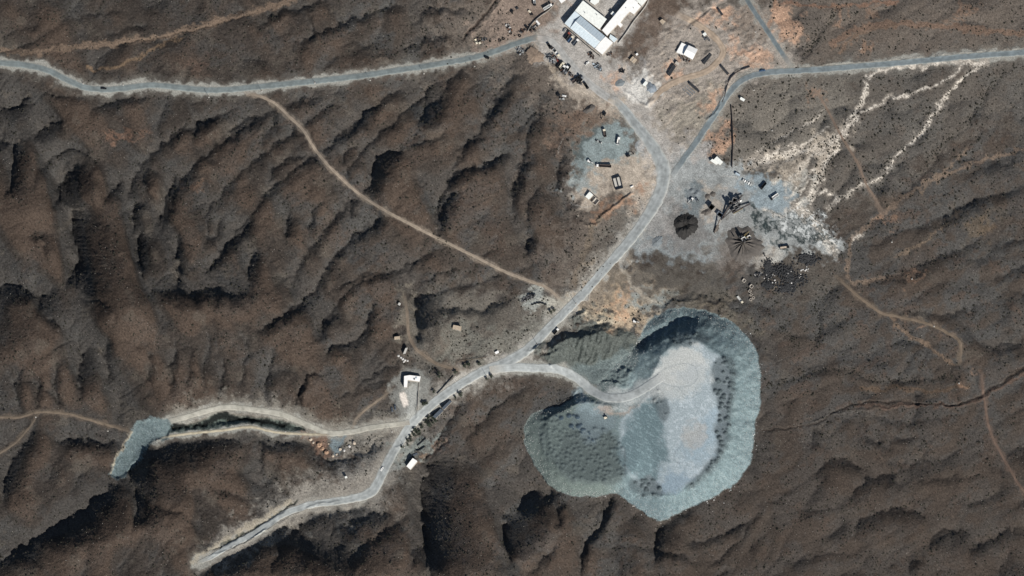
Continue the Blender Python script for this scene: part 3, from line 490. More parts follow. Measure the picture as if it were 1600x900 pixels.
# wet slurry between the crusts
for p, wv in [([(1170,320),(1180,335),(1188,350),(1215,360),(1250,368),(1292,370)],4.6),([(1214,360),(1220,374),(1214,384)],4.6),([(1196,352),(1186,353),(1178,362)],1.4),([(1240,342),(1262,354),(1284,362),(1302,366)],2.6),([(1180,336),(1200,340),(1222,352)],1.2),([(1252,340),(1246,352),(1260,366)],1.3)]:
    line(p, wv, (54,64,65), 0.9, 1.4, 1.4, 2.2, broken=0.6)
for p in ([(1236,346),(1246,338),(1258,346),(1270,340)],[(1258,346),(1262,358),(1280,356),(1296,366)],[(1246,352),(1240,366),(1256,374),(1280,376),(1302,384)],[(1270,340),(1284,350),(1280,356)],[(1190,350),(1210,344),(1230,350),(1246,352)],[(1214,384),(1232,392),(1222,402)],[(1200,340),(1215,332),(1232,338)],[(1172,322),(1182,338),(1194,351),(1216,361),(1250,368),(1296,371)]): line(p, 1.0, (46,56,57), 0.9, 0.9, 0.5, 1.4)
# cracked crust: pale plates, dark joints
crm = sm(psd([(1228,330),(1262,322),(1290,345),(1306,372),(1290,382),(1250,372),(1222,352)], 3, 60), -4, 6)
mix(alb((205,208,206)), crm*sm(nC+0.5*n4, 0.6, 1.1)*0.7); mix(alb((50,60,60)), crm*sm(-np.abs(nC+0.3*n4-0.05)+0.18, 0, 0.15)*0.85)
# spoil heap rock
hm = sm(hO, -1.5, 1.5)
mix(alb((118,136,140)), hm); nS = fbm(14, 341, 3)
mix(alb((135,151,154)), hm*sm(nS+nF*0.6+1.0*sm(GX, 1080, 1180), 0.3, 2.0)*0.7); mix(alb((100,116,120)), hm*sm(-nS+nF*0.7, 0.6, 2.2)*0.6)
mix(alb((104,114,108)), hm*sm(GX, 985, 940)*0.8)
mix(alb((92,102,100)), hm*sm(psd([(878,682),(905,668),(938,664),(965,690),(975,735),(968,752),(930,757),(890,750),(868,725)], 1, 60), -3, 5)*0.85)
mix(alb((70,82,87)), hm*sm(psd([(990,540),(1000,505),(1035,480),(1110,486),(1150,520),(1110,522),(1060,528),(1020,545)], 2, 60), -4, 10)*0.55)  # north face tinted darker: its shade put into the colour
pl = sm(hI, -3, 6)
mix(alb((164,176,181)), pl*0.95); mix(alb((192,203,208)), pl*sm(nS*0.7+nB*0.5, -0.1, 1.3)*0.7)
qs = (GX*0.5-GY*0.87); stp = np.sin(qs*1.15+nB*1.3+0.6*nC)+0.6*np.sin(qs*0.53+nC)
def hp(poly, c, soft, k, rag=2): patch(poly, c, soft, k, 1.2, rag)
hp([(985,655),(1020,620),(1035,650),(1040,700),(1030,740),(990,748),(970,720),(968,690)], (98,118,123), 8, 0.9); hp([(1080,690),(1115,640),(1120,690),(1085,725),(1060,700)], (150,170,182), 10, 0.7)
hp([(1015,600),(1040,560),(1075,542),(1100,560),(1085,585),(1050,605)], (206,206,200), 8, 0.9); hp([(1066,678),(1078,664),(1098,664),(1104,680),(1092,704),(1076,706)], (176,171,164), 6, 0.55)
hp([(1060,585),(1080,570),(1100,575),(1085,592),(1065,598)], (142,158,172), 6, 0.8); hp([(1040,735),(1075,740),(1065,765),(1035,768)], (138,158,172), 6, 0.7); hp([(905,640),(938,640),(968,660),(940,680),(920,690),(898,660)], (118,132,137), 6, 0.9)
mix(alb((134,154,159)), sm(psd([(985,655),(1020,620),(1035,650),(1040,700),(1030,740),(990,748),(970,720),(968,690)], 1, 60), -2, 8)*sm(stp+0.6*nS, 0.5, 1.6)*0.7)
hp([(898,605),(925,625),(948,640),(905,640)], (142,158,164), 6, 0.7); hp([(935,636),(975,640),(1000,628),(985,642),(955,650)], (176,160,148), 5, 0.7); hp([(1000,570),(1040,540),(1070,522),(1060,540),(1020,575),(990,610),(965,610)], (134,150,152), 8, 0.75)
mix(alb((84,94,98)), blur(mm.astype(float), 2.0)*hm*np.where(GX > 975, 0.75, 0.3))
mix(alb((80,90,93)), sm(mound, 0.05, 0.6)*(hm)*np.where(GX > 975, 0.9, 0.35)*np.where((GX < 905) & (GY < 705), 0.9, 1))
mix(alb((60,74,86)), sm(mound, 0.05, 0.6)*sm(psd([(868,644),(905,650),(930,690),(908,678),(880,664)], .5, 30), -1, 2)*0.9)
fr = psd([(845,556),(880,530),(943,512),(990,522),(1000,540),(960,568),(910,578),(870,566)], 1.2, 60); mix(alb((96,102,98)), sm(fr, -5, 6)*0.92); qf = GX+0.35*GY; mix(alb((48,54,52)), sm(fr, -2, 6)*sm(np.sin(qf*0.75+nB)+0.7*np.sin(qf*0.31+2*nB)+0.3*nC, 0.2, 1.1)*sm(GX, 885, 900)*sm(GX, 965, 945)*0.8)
fr = psd([(885,575),(930,566),(985,545),(1005,550),(975,600),(950,612),(915,598)], 1.2, 60); mix(alb((112,124,124)), sm(fr, -5, 6)*0.85)
hp([(938,612),(985,606),(1015,585),(1040,556),(1075,545),(1104,562),(1104,600),(1055,622),(1010,622),(982,634),(945,632)], (188,192,190), 7, 0.75)
for p in ([(1066,665),(1067,690),(1056,706),(1052,716),(1058,723),(1068,722),(1071,712),(1068,698),(1066,688)],[(1062,716),(1056,730)],[(1033,598),(1060,605),(1082,600),(1090,588),(1086,574),(1070,568),(1040,576),(1010,596)],[(1060,605),(1075,622),(1088,616),(1086,606)]): line(p, 0.6, (124,134,140), 0.5, 0.8, 0, 0)
tang = np.arctan2(GY-660, GX-1050); face = hm*sm(hI, 2, -6)*sm(GX, 985, 1010)
stf = np.sin(tang*95+nS*1.2)+np.sin(tang*41+nB)
mix(alb((146,161,163)), face*sm(stf+0.5*nF, 0.4, 1.9)*0.45); mix(alb((104,118,119)), face*sm(-stf+0.6*nF, 0.7, 2.2)*0.5)
# pit rock, road cuts; shade painted black along the trench's north wall
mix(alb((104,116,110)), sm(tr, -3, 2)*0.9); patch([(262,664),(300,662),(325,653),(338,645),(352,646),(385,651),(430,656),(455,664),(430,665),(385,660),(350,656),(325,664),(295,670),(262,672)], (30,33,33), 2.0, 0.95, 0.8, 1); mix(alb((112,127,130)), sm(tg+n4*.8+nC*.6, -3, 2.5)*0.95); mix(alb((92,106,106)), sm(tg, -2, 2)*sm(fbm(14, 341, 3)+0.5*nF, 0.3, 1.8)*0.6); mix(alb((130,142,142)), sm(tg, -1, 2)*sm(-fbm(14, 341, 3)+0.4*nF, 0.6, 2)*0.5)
line([(172,738),(182,716),(196,692),(205,674)], 1.4, (176,166,146), 0.7, 1.5, 0.5)
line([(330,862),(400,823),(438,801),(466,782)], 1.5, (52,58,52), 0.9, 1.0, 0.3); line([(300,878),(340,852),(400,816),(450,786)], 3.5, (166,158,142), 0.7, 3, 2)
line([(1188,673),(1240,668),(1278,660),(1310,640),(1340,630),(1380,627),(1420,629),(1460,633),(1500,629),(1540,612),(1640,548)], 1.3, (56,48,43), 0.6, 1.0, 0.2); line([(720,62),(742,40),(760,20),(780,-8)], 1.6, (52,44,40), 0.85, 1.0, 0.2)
line([(232,133),(255,134),(278,137)], 1.3, (70,78,84), 0.0)
# fine stones and dust everywhere
A *= (1+0.11*np.clip(nF, -2, 2)+0.09*np.clip(n4, -2, 2)*(1-0.6*flat)+(0.05+0.07*(1-flat))*np.clip(np.random.default_rng(3).normal(0, 1, A.shape[:2]), -2, 2))[..., None]
A *= (1+yard*(0.09*np.clip(nC, -2, 2)+0.07*np.clip(nB, -2, 2)))[..., None]
A = np.clip(A, 0.006, 0.85)

# ------------------------------------------------------------------ materials
def M(name, base, rough=0.8, metal=0.0, var=0.12, scale=1.0, bump=0.0, bscale=2.0):
    m = bpy.data.materials.new(name); m.use_nodes = True; t = m.node_tree; b = t.nodes['Principled BSDF']
    b.inputs['Roughness'].default_value = rough; b.inputs['Metallic'].default_value = metal; b.inputs['Specular IOR Level'].default_value = 0.25
    tc = t.nodes.new('ShaderNodeTexCoord'); n = t.nodes.new('ShaderNodeTexNoise'); n.inputs['Scale'].default_value = scale; n.inputs['Detail'].default_value = 5
    t.links.new(tc.outputs['Object'], n.inputs['Vector'])
    r = t.nodes.new('ShaderNodeMapRange'); r.inputs[1].default_value = 0.3; r.inputs[2].default_value = 0.7; r.inputs[3].default_value = 1-var; r.inputs[4].default_value = 1+var
    t.links.new(n.outputs[0], r.inputs[0])
    x = t.nodes.new('ShaderNodeVectorMath'); x.operation = 'SCALE'; x.inputs[0].default_value = base[:3]; t.links.new(r.outputs[0], x.inputs['Scale'])
    t.links.new(x.outputs[0], b.inputs['Base Color'])
    if bump:
        n2 = t.nodes.new('ShaderNodeTexNoise'); n2.inputs['Scale'].default_value = bscale; n2.inputs['Detail'].default_value = 4; t.links.new(tc.outputs['Object'], n2.inputs['Vector'])
        bp = t.nodes.new('ShaderNodeBump'); bp.inputs['Strength'].default_value = bump; t.links.new(n2.outputs[0], bp.inputs['Height']); t.links.new(bp.outputs[0], b.inputs['Normal'])
    return m
def ground_mat(name, bump=0.6, var=0.16):
    m = bpy.data.materials.new(name); m.use_nodes = True; t = m.node_tree; b = t.nodes['Principled BSDF']
    b.inputs['Roughness'].default_value = 0.95; b.inputs['Specular IOR Level'].default_value = 0.08
    a = t.nodes.new('ShaderNodeAttribute'); a.attribute_name = 'soil'
    tc = t.nodes.new('ShaderNodeTexCoord'); n = t.nodes.new('ShaderNodeTexNoise'); n.inputs['Scale'].default_value = 0.55; n.inputs['Detail'].default_value = 6; n.inputs['Roughness'].default_value = 0.7
    t.links.new(tc.outputs['Object'], n.inputs['Vector'])
    r = t.nodes.new('ShaderNodeMapRange'); r.inputs[1].default_value = 0.3; r.inputs[2].default_value = 0.7; r.inputs[3].default_value = 1-var; r.inputs[4].default_value = 1+var
    t.links.new(n.outputs[0], r.inputs[0])
    x = t.nodes.new('ShaderNodeVectorMath'); x.operation = 'SCALE'; t.links.new(a.outputs['Color'], x.inputs[0]); t.links.new(r.outputs[0], x.inputs['Scale'])
    t.links.new(x.outputs[0], b.inputs['Base Color'])
    bp = t.nodes.new('ShaderNodeBump'); bp.inputs['Strength'].default_value = bump; bp.inputs['Distance'].default_value = 0.9
    t.links.new(n.outputs[0], bp.inputs['Height']); t.links.new(bp.outputs[0], b.inputs['Normal'])
    return m
soil = ground_mat('soil', 0.8, 0.2); gravel = ground_mat('gravel', 0.2, 0.14); roadm = ground_mat('road_surface', 0.15, 0.07)

# ------------------------------------------------------------------ ground sheets
def grid_mesh(name, verts, faces, cols, mat, smooth=True):
    me = bpy.data.meshes.new(name); nv = len(verts); nf = len(faces)
    me.vertices.add(nv); me.vertices.foreach_set('co', np.asarray(verts, np.float32).ravel())
    me.loops.add(nf*4); me.loops.foreach_set('vertex_index', np.asarray(faces, np.int32).ravel())
    me.polygons.add(nf); me.polygons.foreach_set('loop_start', np.arange(0, nf*4, 4, dtype=np.int32))
    if smooth: me.polygons.foreach_set('use_smooth', np.ones(nf, bool))
    me.update(calc_edges=True)
    at = me.attributes.new('soil', 'FLOAT_COLOR', 'POINT')
    c = np.ones((nv, 4), np.float32); c[:, :3] = cols; at.data.foreach_set('color', c.ravel())
    me.materials.append(mat)
    o = bpy.data.objects.new(name, me); COL.objects.link(o); return o
VW = P(GX, GY, H).reshape(-1, 3); idx = np.arange(NX*NY).reshape(NY, NX)
FQ = np.stack([idx[:-1, :-1], idx[1:, :-1], idx[1:, 1:], idx[:-1, 1:]], -1)
heapf = (hO[:-1, :-1] > 0)
def sub(name, mask, mat):
    f = FQ[mask].reshape(-1, 4); u, inv = np.unique(f, return_inverse=True)
    o = grid_mesh(name, VW[u], inv.reshape(-1, 4), A.reshape(-1, 3)[u], mat); o['kind'] = 'structure'; return o
sub('desert_ground', ~heapf, soil); sub('spoil_heap', heapf, gravel)
# land beyond the picture
bx = np.linspace(-9000, 9000, 181); bX, bY = np.meshgrid(bx, bx)
hz = sum(amp*np.abs(np.sin(bX/l+1.3*np.sin(bY/l*0.7+k))*np.cos(bY/(l*0.8)+k)) for k, (amp, l) in enumerate([(30, 900), (16, 370), (9, 180)]))
inn = (np.abs(bX) < 700)&(np.abs(bY) < 480); hz = np.where(inn, -70, hz-25)
bi = np.arange(181*181).reshape(181, 181)
o = grid_mesh('far_hills', np.stack([bX, bY, hz], -1).reshape(-1, 3), np.stack([bi[:-1, :-1], bi[:-1, 1:], bi[1:, 1:], bi[1:, :-1]], -1).reshape(-1, 4), np.tile(brown, (181*181, 1)), soil); o['kind'] = 'structure'

# ------------------------------------------------------------------ roads
def ribbon(name, pts, hw, cc, ce, off, ruts=False):
    sp3 = spline(pts, 1.6); n = len(sp3); sp = sp3[:, :2]
    if sp3.shape[1] > 2: hw = sp3[:, 2]
    tg_ = np.gradient(sp, axis=0); tg_ /= np.maximum(np.hypot(tg_[:, 0], tg_[:, 1])[:, None], 1e-6); nr = np.stack([-tg_[:, 1], tg_[:, 0]], 1)
    ns = max(5, int(np.max(hw)*2/0.9)); v = np.linspace(-1, 1, ns)
    jl = np.interp(np.arange(n), np.arange(0, n+6, 3), rng.normal(0, 0.35, len(np.arange(0, n+6, 3)))); jr = np.interp(np.arange(n), np.arange(0, n+6, 3), rng.normal(0, 0.35, len(np.arange(0, n+6, 3))))
    wl = hw+jl*np.minimum(1, np.asarray(hw)/3); wr = hw+jr*np.minimum(1, np.asarray(hw)/3)
    off_ = np.where(v[None] < 0, v[None]*wl[:, None], v[None]*wr[:, None])
    x = sp[:, None, 0]+nr[:, None, 0]*off_; y = sp[:, None, 1]+nr[:, None, 1]*off_
    z = samp(H, x, y)+off*np.clip((1-np.abs(v[None]))*6, 0, 1)+0.02
    V = P(x, y, z).reshape(-1, 3); ii = np.arange(n*ns).reshape(n, ns)
    f = np.stack([ii[:-1, :-1], ii[1:, :-1], ii[1:, 1:], ii[:-1, 1:]], -1).reshape(-1, 4)
    e = np.clip((np.abs(v)-0.62)/0.38, 0, 1)[None]+0*x
    stk = np.convolve(rng.normal(0, .07, ns+4), [.25,.5,.25], 'same')[2:-2]
    nz = samp(nC, x, y); nq = samp(fbmr, x, y)
    col = alb(cc)[None, None]*(1-e[..., None])+alb(ce)[None, None]*e[..., None]
    gnd = np.stack([samp(A[..., q], x, y) for q in range(3)], -1)
    if ruts:
        g_ = np.exp(-((np.abs(v)-0.45)/0.22)**2)[None]; col = col*(0.9+0.22*g_[..., None])
    else:
        g_ = np.exp(-((np.abs(v+0.05)-0.3)/0.18)**2)[None]; col = col*(1-0.10*g_[..., None])
    col = col*(1+stk[None]*sm(nq, -1, 1)+0.09*np.clip(nz, -2, 2)+0.06*np.clip(nq, -2, 2))[..., None]
    ends = np.minimum(np.arange(n), np.arange(n)[::-1])*1.6
    bl = np.clip(1-ends/26, 0, 1)[:, None]+np.clip((np.abs(v)-0.8)/0.2, 0, 1)[None]*(0.45+0.5*np.clip(nz, -1, 1)); bl = np.clip(bl, 0, 1)[..., None]
    col = col*(1-bl)+gnd*bl
    o = grid_mesh(name, V, f, np.clip(col.reshape(-1, 3), 0.01, 0.8), roadm)
    if np.cross(V[1]-V[0], V[ns]-V[0])[2] > 0: o.data.flip_normals()
    o['kind'] = 'structure'; return o
fbmr = fbm(10, 991, 3, 0.6)
for i, (nm, pts, hw, cc, ce) in enumerate(roads): ribbon(nm, pts, hw, cc, ce, 0.22+0.035*i)
for i, (nm, pts, hw, c) in enumerate(tracks): ribbon(nm, pts, hw, c, tuple(int(q*0.93) for q in c), 0.14+0.02*(i % 3), True)
# ------------------------------------------------------------------ materials of things
MT = dict(
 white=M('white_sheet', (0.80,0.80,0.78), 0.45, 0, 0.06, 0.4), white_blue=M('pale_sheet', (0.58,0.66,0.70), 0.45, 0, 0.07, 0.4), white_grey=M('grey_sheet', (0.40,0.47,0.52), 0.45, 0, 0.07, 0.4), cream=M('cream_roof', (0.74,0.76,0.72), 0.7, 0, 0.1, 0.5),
 mud=M('mud_roof', (0.40,0.33,0.25), 0.9, 0, 0.18, 0.8, 0.3), plaster=M('plaster', (0.42,0.38,0.33), 0.9, 0, 0.15, 0.7), block=M('block_wall', (0.30,0.28,0.25), 0.9, 0, 0.2, 1.2, 0.3), dark=M('dark_sheet', (0.030,0.032,0.036), 0.6, 0, 0.3, 0.7), slate=M('slate_sheet', (0.075,0.09,0.11), 0.55, 0, 0.25, 0.6),
 door=M('door_paint', (0.10,0.13,0.16), 0.5), glass=M('glass', (0.02,0.025,0.03), 0.08), steel=M('steel', (0.16,0.16,0.16), 0.5, 0.3, 0.25, 1.5), rust=M('rust', (0.13,0.07,0.045), 0.85, 0, 0.35, 1.5), tyre=M('tyre', (0.012,0.012,0.012), 0.85),
 black=M('black_paint', (0.014,0.015,0.017), 0.4), cabw=M('white_paint', (0.72,0.72,0.70), 0.3, 0, 0.05), cabc=M('cream_paint', (0.60,0.55,0.44), 0.4, 0, 0.08), cabb=M('blue_paint', (0.05,0.09,0.16), 0.35), cabr=M('red_paint', (0.22,0.06,0.045), 0.45), yellow=M('yellow_paint', (0.42,0.33,0.08), 0.45, 0, 0.2, 1.2), grey=M('grey_paint', (0.20,0.21,0.22), 0.4), brownb=M('brown_body', (0.075,0.062,0.058), 0.7, 0, 0.25, 1.0),
 wood=M('pole_wood', (0.12,0.09,0.065), 0.85, 0, 0.2), conc=M('concrete', (0.46,0.45,0.42), 0.85, 0, 0.1), rock=M('pale_rock', (0.42,0.43,0.42), 0.9, 0, 0.25, 0.8, 0.5), orock=M('orange_rock', (0.33,0.22,0.15), 0.9, 0, 0.3, 0.5, 0.6), trock=M('tan_rock', (0.42,0.36,0.29), 0.9, 0, 0.2, 0.5, 0.5), drock=M('dark_rock', (0.035,0.036,0.038), 0.9, 0, 0.4, 0.8, 0.5), wrock=M('white_rock', (0.50,0.49,0.47), 0.9, 0, 0.15, 0.8, 0.4),
 gdark=M('dark_gravel', (0.030,0.029,0.028), 0.95, 0, 0.3, 0.4, 0.5, 1.2), gbrown=M('brown_gravel', (0.095,0.086,0.078), 0.95, 0, 0.2, 0.4, 0.5, 1.2), ggrey=M('grey_gravel', (0.16,0.18,0.19), 0.95, 0, 0.2, 0.4, 0.5, 1.2), gblue=M('blue_gravel', (0.20,0.23,0.26), 0.95, 0, 0.2, 0.4, 0.4, 1.2), soilp=M('loose_soil', (0.22,0.17,0.13), 0.95, 0, 0.25, 0.5, 0.5, 1.2),
 leaf=M('tree_leaf', (0.040,0.050,0.036), 0.8, 0, 0.35, 2.0), scrub=M('scrub', (0.030,0.029,0.022), 0.9, 0, 0.45, 0.6), bark=M('bark', (0.07,0.05,0.04), 0.9), water=M('slurry', (0.05,0.065,0.065), 0.12, 0, 0.3, 0.2))
# ------------------------------------------------------------------ mesh helpers
class MB:
    def __init__(s): s.v = []; s.f = []
    def add(s, vs, fs): n = len(s.v); s.v += [tuple(map(float, q)) for q in vs]; s.f += [tuple(i+n for i in f) for f in fs]; return s
    def prism(s, poly, z0, z1):
        """poly of (x,y) or of (x,y,z) tops"""
        n = len(poly); a = sum(poly[i][0]*poly[(i+1) % n][1]-poly[(i+1) % n][0]*poly[i][1] for i in range(n))
        if a < 0: poly = poly[::-1]
        z1s = [z1]*n if not hasattr(z1, '__len__') else (list(z1) if a >= 0 else list(z1)[::-1])
        return s.add([(p[0], p[1], z0) for p in poly]+[(p[0], p[1], z) for p, z in zip(poly, z1s)], [tuple(range(n))[::-1], tuple(range(n, 2*n))]+[(i, (i+1) % n, n+(i+1) % n, n+i) for i in range(n)])
    def box(s, c, d, rz=0.0, ry=0.0, bev=0.0):
        x, y, z = (q/2 for q in d); M_ = Matrix.Rotation(rz, 3, 'Z') @ Matrix.Rotation(ry, 3, 'Y')
        if bev:
            b = min(bev, x*0.6, y*0.6, z*0.6)
            vs = [(sx*(x-b), sy*(y-b), -z) for sx, sy in ((-1,-1),(1,-1),(1,1),(-1,1))]+[(sx*x, sy*y, -z+b) for sx, sy in ((-1,-1),(1,-1),(1,1),(-1,1))]+[(sx*x, sy*y, z-b) for sx, sy in ((-1,-1),(1,-1),(1,1),(-1,1))]+[(sx*(x-b), sy*(y-b), z) for sx, sy in ((-1,-1),(1,-1),(1,1),(-1,1))]
            fs = [(3,2,1,0),(12,13,14,15)]+[(4*k+i, 4*k+(i+1) % 4, 4*k+4+(i+1) % 4, 4*k+4+i) for k in range(3) for i in range(4)]
        else:
            vs = [(sx*x, sy*y, sz*z) for sz in (-1,1) for sx, sy in ((-1,-1),(1,-1),(1,1),(-1,1))]
            fs = [(3,2,1,0),(4,5,6,7)]+[(i,(i+1) % 4,4+(i+1) % 4,4+i) for i in range(4)]
        return s.add([tuple(M_ @ Vector(v)+Vector(c)) for v in vs], fs)
    def tube(s, a, b, r0, r1=None, n=8):
        a = Vector(a); b = Vector(b); r1 = r0 if r1 is None else r1; d = (b-a).normalized(); u = d.orthogonal().normalized(); w_ = d.cross(u)
        vs = [a+(u*math.cos(2*math.pi*i/n)+w_*math.sin(2*math.pi*i/n))*r0 for i in range(n)]+[b+(u*math.cos(2*math.pi*i/n)+w_*math.sin(2*math.pi*i/n))*r1 for i in range(n)]
        return s.add(vs, [tuple(range(n))[::-1], tuple(range(n, 2*n))]+[(i,(i+1) % n,n+(i+1) % n,n+i) for i in range(n)])
    def beam(s, a, b, w_, h):
        a = Vector(a); b = Vector(b); d = (b-a).normalized(); sd = d.cross(Vector((0,0,1))).normalized()*w_/2; up = sd.cross(d).normalized()*h/2
        vs = [p+i*sd+j*up for p in (a, b) for i, j in ((-1,-1),(1,-1),(1,1),(-1,1))]
        return s.add(vs, [(0,1,2,3),(7,6,5,4),(0,4,5,1),(1,5,6,2),(2,6,7,3),(3,7,4,0)])
    def rock(s, c, r, sq=0.7, rr=None, seg=(6, 4)):
        rr = rr or random; n, m = seg; vs = [(c[0], c[1], c[2]+r*sq*rr.uniform(.75,1))]
        for j in range(1, m):
            t = math.pi*j/m
            for i in range(n):
                p = 2*math.pi*(i+0.5*(j % 2))/n; q = r*rr.uniform(0.72, 1.1); vs.append((c[0]+q*math.sin(t)*math.cos(p), c[1]+q*math.sin(t)*math.sin(p), c[2]+q*sq*math.cos(t)))
        vs.append((c[0], c[1], c[2]-r*sq)); fs = [(0, 1+i, 1+(i+1) % n) for i in range(n)]
        for j in range(m-2): fs += [(1+j*n+i, 1+(j+1)*n+i, 1+(j+1)*n+(i+1) % n, 1+j*n+(i+1) % n) for i in range(n)]
        k = 1+(m-2)*n; fs += [(k+i, len(vs)-1, k+(i+1) % n) for i in range(n)]
        return s.add(vs, fs)
    def leafclump(s, c, r, n, rr, size=0.45, flatz=0.8):
        for i in range(n):
            d = Vector((rr.gauss(0,1), rr.gauss(0,1), rr.gauss(0,1))).normalized()*(r*rr.uniform(0.35,1.0)**0.6); d.z *= flatz
            nrm = (d+Vector((0,0,r*0.5))+Vector((rr.gauss(0,.5), rr.gauss(0,.5), rr.gauss(0,.5)))*r).normalized(); u = nrm.orthogonal().normalized(); w_ = nrm.cross(u); q = r*size*rr.uniform(0.6,1.2); p = Vector(c)+d
            s.add([p-u*q-w_*q*0.6, p+u*q-w_*q*0.5, p+u*q*0.7+w_*q, p-u*q*0.8+w_*q*0.8], [(0,1,2,3)])
        return s
    def build(s, name, mat, parent=None, smooth=False):
        me = bpy.data.meshes.new(name); me.from_pydata(s.v, [], s.f); me.materials.append(MT[mat] if isinstance(mat, str) else mat)
        if smooth: me.polygons.foreach_set('use_smooth', [True]*len(me.polygons))
        o = bpy.data.objects.new(name, me); COL.objects.link(o)
        if parent: o.parent = parent
        return o
def tag(o, label, cat, group=None, kind=None):
    o['label'] = label; o['category'] = cat
    if group: o['group'] = group
    if kind: o['kind'] = kind
    return o
def thing(name, loc, label, cat, rz=0.0, group=None):
    o = bpy.data.objects.new(name, None); COL.objects.link(o); o.location = loc; o.rotation_euler = (0,0,rz); o.empty_display_size = 0.5
    return tag(o, label, cat, group)
def copy_tree(o, parent=None):
    c = o.copy(); COL.objects.link(c)
    if parent: c.parent = parent
    for ch in [k for k in KIDS.get(o.name, [])]: copy_tree(ch, c)
    return c
KIDS = {}
def note_kids(o):
    KIDS[o.name] = list(o.children)
    for k in o.children: note_kids(k)
def at(px, py, up=0.0):
    """ground point under a photo pixel"""
    return Vector(P(px, py, float(zat(px, py))+up).tolist())
def heading(a, b): return math.atan2(-(b[1]-a[1]), b[0]-a[0])
USED = set()
# ------------------------------------------------------------------ buildings
def house(name, label, quad, h, roof='white', wall='plaster', rise=0.0, mono=0.0, over=0.18, cat='building', group=None, door=True, extra=None):
    """roof outline traced in the photo, standing h above the ground; rise = gable ridge along the first edge's direction"""
    q = [tuple(p) for p in quad]; zg = [float(zat(*p)) for p in q]; zr = max(zg)+h; z0 = min(zg)-0.8
    W = [Vector(P(p[0], p[1], zr).tolist()) for p in q]; c = sum(W, Vector())/len(W); base = Vector((c.x, c.y, min(zg)))
    t = thing(name, base, label, cat, 0, group); L = [(w_-base) for w_ in W]; ztop = zr-base.z; zb = z0-base.z
    lp = [(p.x, p.y) for p in L]; cx = sum(p[0] for p in lp)/len(lp); cy = sum(p[1] for p in lp)/len(lp)
    ins = [(cx+(p[0]-cx)*(1-over/max(1, math.hypot(p[0]-cx, p[1]-cy))), cy+(p[1]-cy)*(1-over/max(1, math.hypot(p[0]-cx, p[1]-cy)))) for p in lp]
    MB().prism(ins, zb, ztop-0.02).build('wall', wall, t)
    r = MB()
    if rise:
        a, b, c_, d = [Vector((p[0], p[1], ztop)) for p in lp]; m1 = (b+c_)/2+Vector((0,0,rise)); m0 = (a+d)/2+Vector((0,0,rise)); dn = Vector((0,0,-0.12))
        r.add([a, b, m1, m0, d, c_], [(0,1,2,3),(3,2,5,4),(0,3,4),(1,5,2)]); r.add([a+dn, b+dn, c_+dn, d+dn], [(3,2,1,0)]); r.add([a,b,b+dn,a+dn],[(0,3,2,1)]); r.add([d,c_,c_+dn,d+dn],[(0,1,2,3)])
    else: r.prism(lp, ztop, ztop+0.18)
    ro = r.build('roof', roof, t); extra and extra(t, ro, lp, ztop)
    if door:
        e = max(range(len(lp)), key=lambda i: (-(lp[i][1]+lp[(i+1) % len(lp)][1])/2)+0.15*math.dist(lp[i], lp[(i+1) % len(lp)])); a = Vector(ins[e]+(0,)); b = Vector(ins[(e+1) % len(ins)]+(0,)); m = (a+b)/2; n = (b-a).normalized(); out = Vector((n.y, -n.x, 0))
        if out.dot(m-Vector((cx, cy, 0))) < 0: out = -out
        zf = float(zat(*[sum(p[i] for p in (q[e], q[(e+1) % len(q)]))/2 for i in (0, 1)]))-base.z; hd = min(2.1, ztop-zf-0.3); ang_ = math.atan2(n.y, n.x); ln = (b-a).length
        MB().box(m-n*ln*0.15+out*0.03+Vector((0,0,zf+hd/2)), (1.0, 0.1, hd), ang_).build('door', 'door', t)
        MB().box(m+n*ln*0.22+out*0.03+Vector((0,0,zf+hd*0.7)), (min(1.1, ln*.25), 0.1, 0.7), ang_).build('window', 'glass', t)
    return t
def quad_at(cx, cy, lx, ly, deg):
    """roof outline: centre px, length and width px, direction in image degrees (clockwise from +x)"""
    c, s = math.cos(R(deg)), math.sin(R(deg))
    return [(cx+i*lx/2*c-j*ly/2*s, cy+i*lx/2*s+j*ly/2*c) for i, j in ((-1,-1),(1,-1),(1,1),(-1,1))]
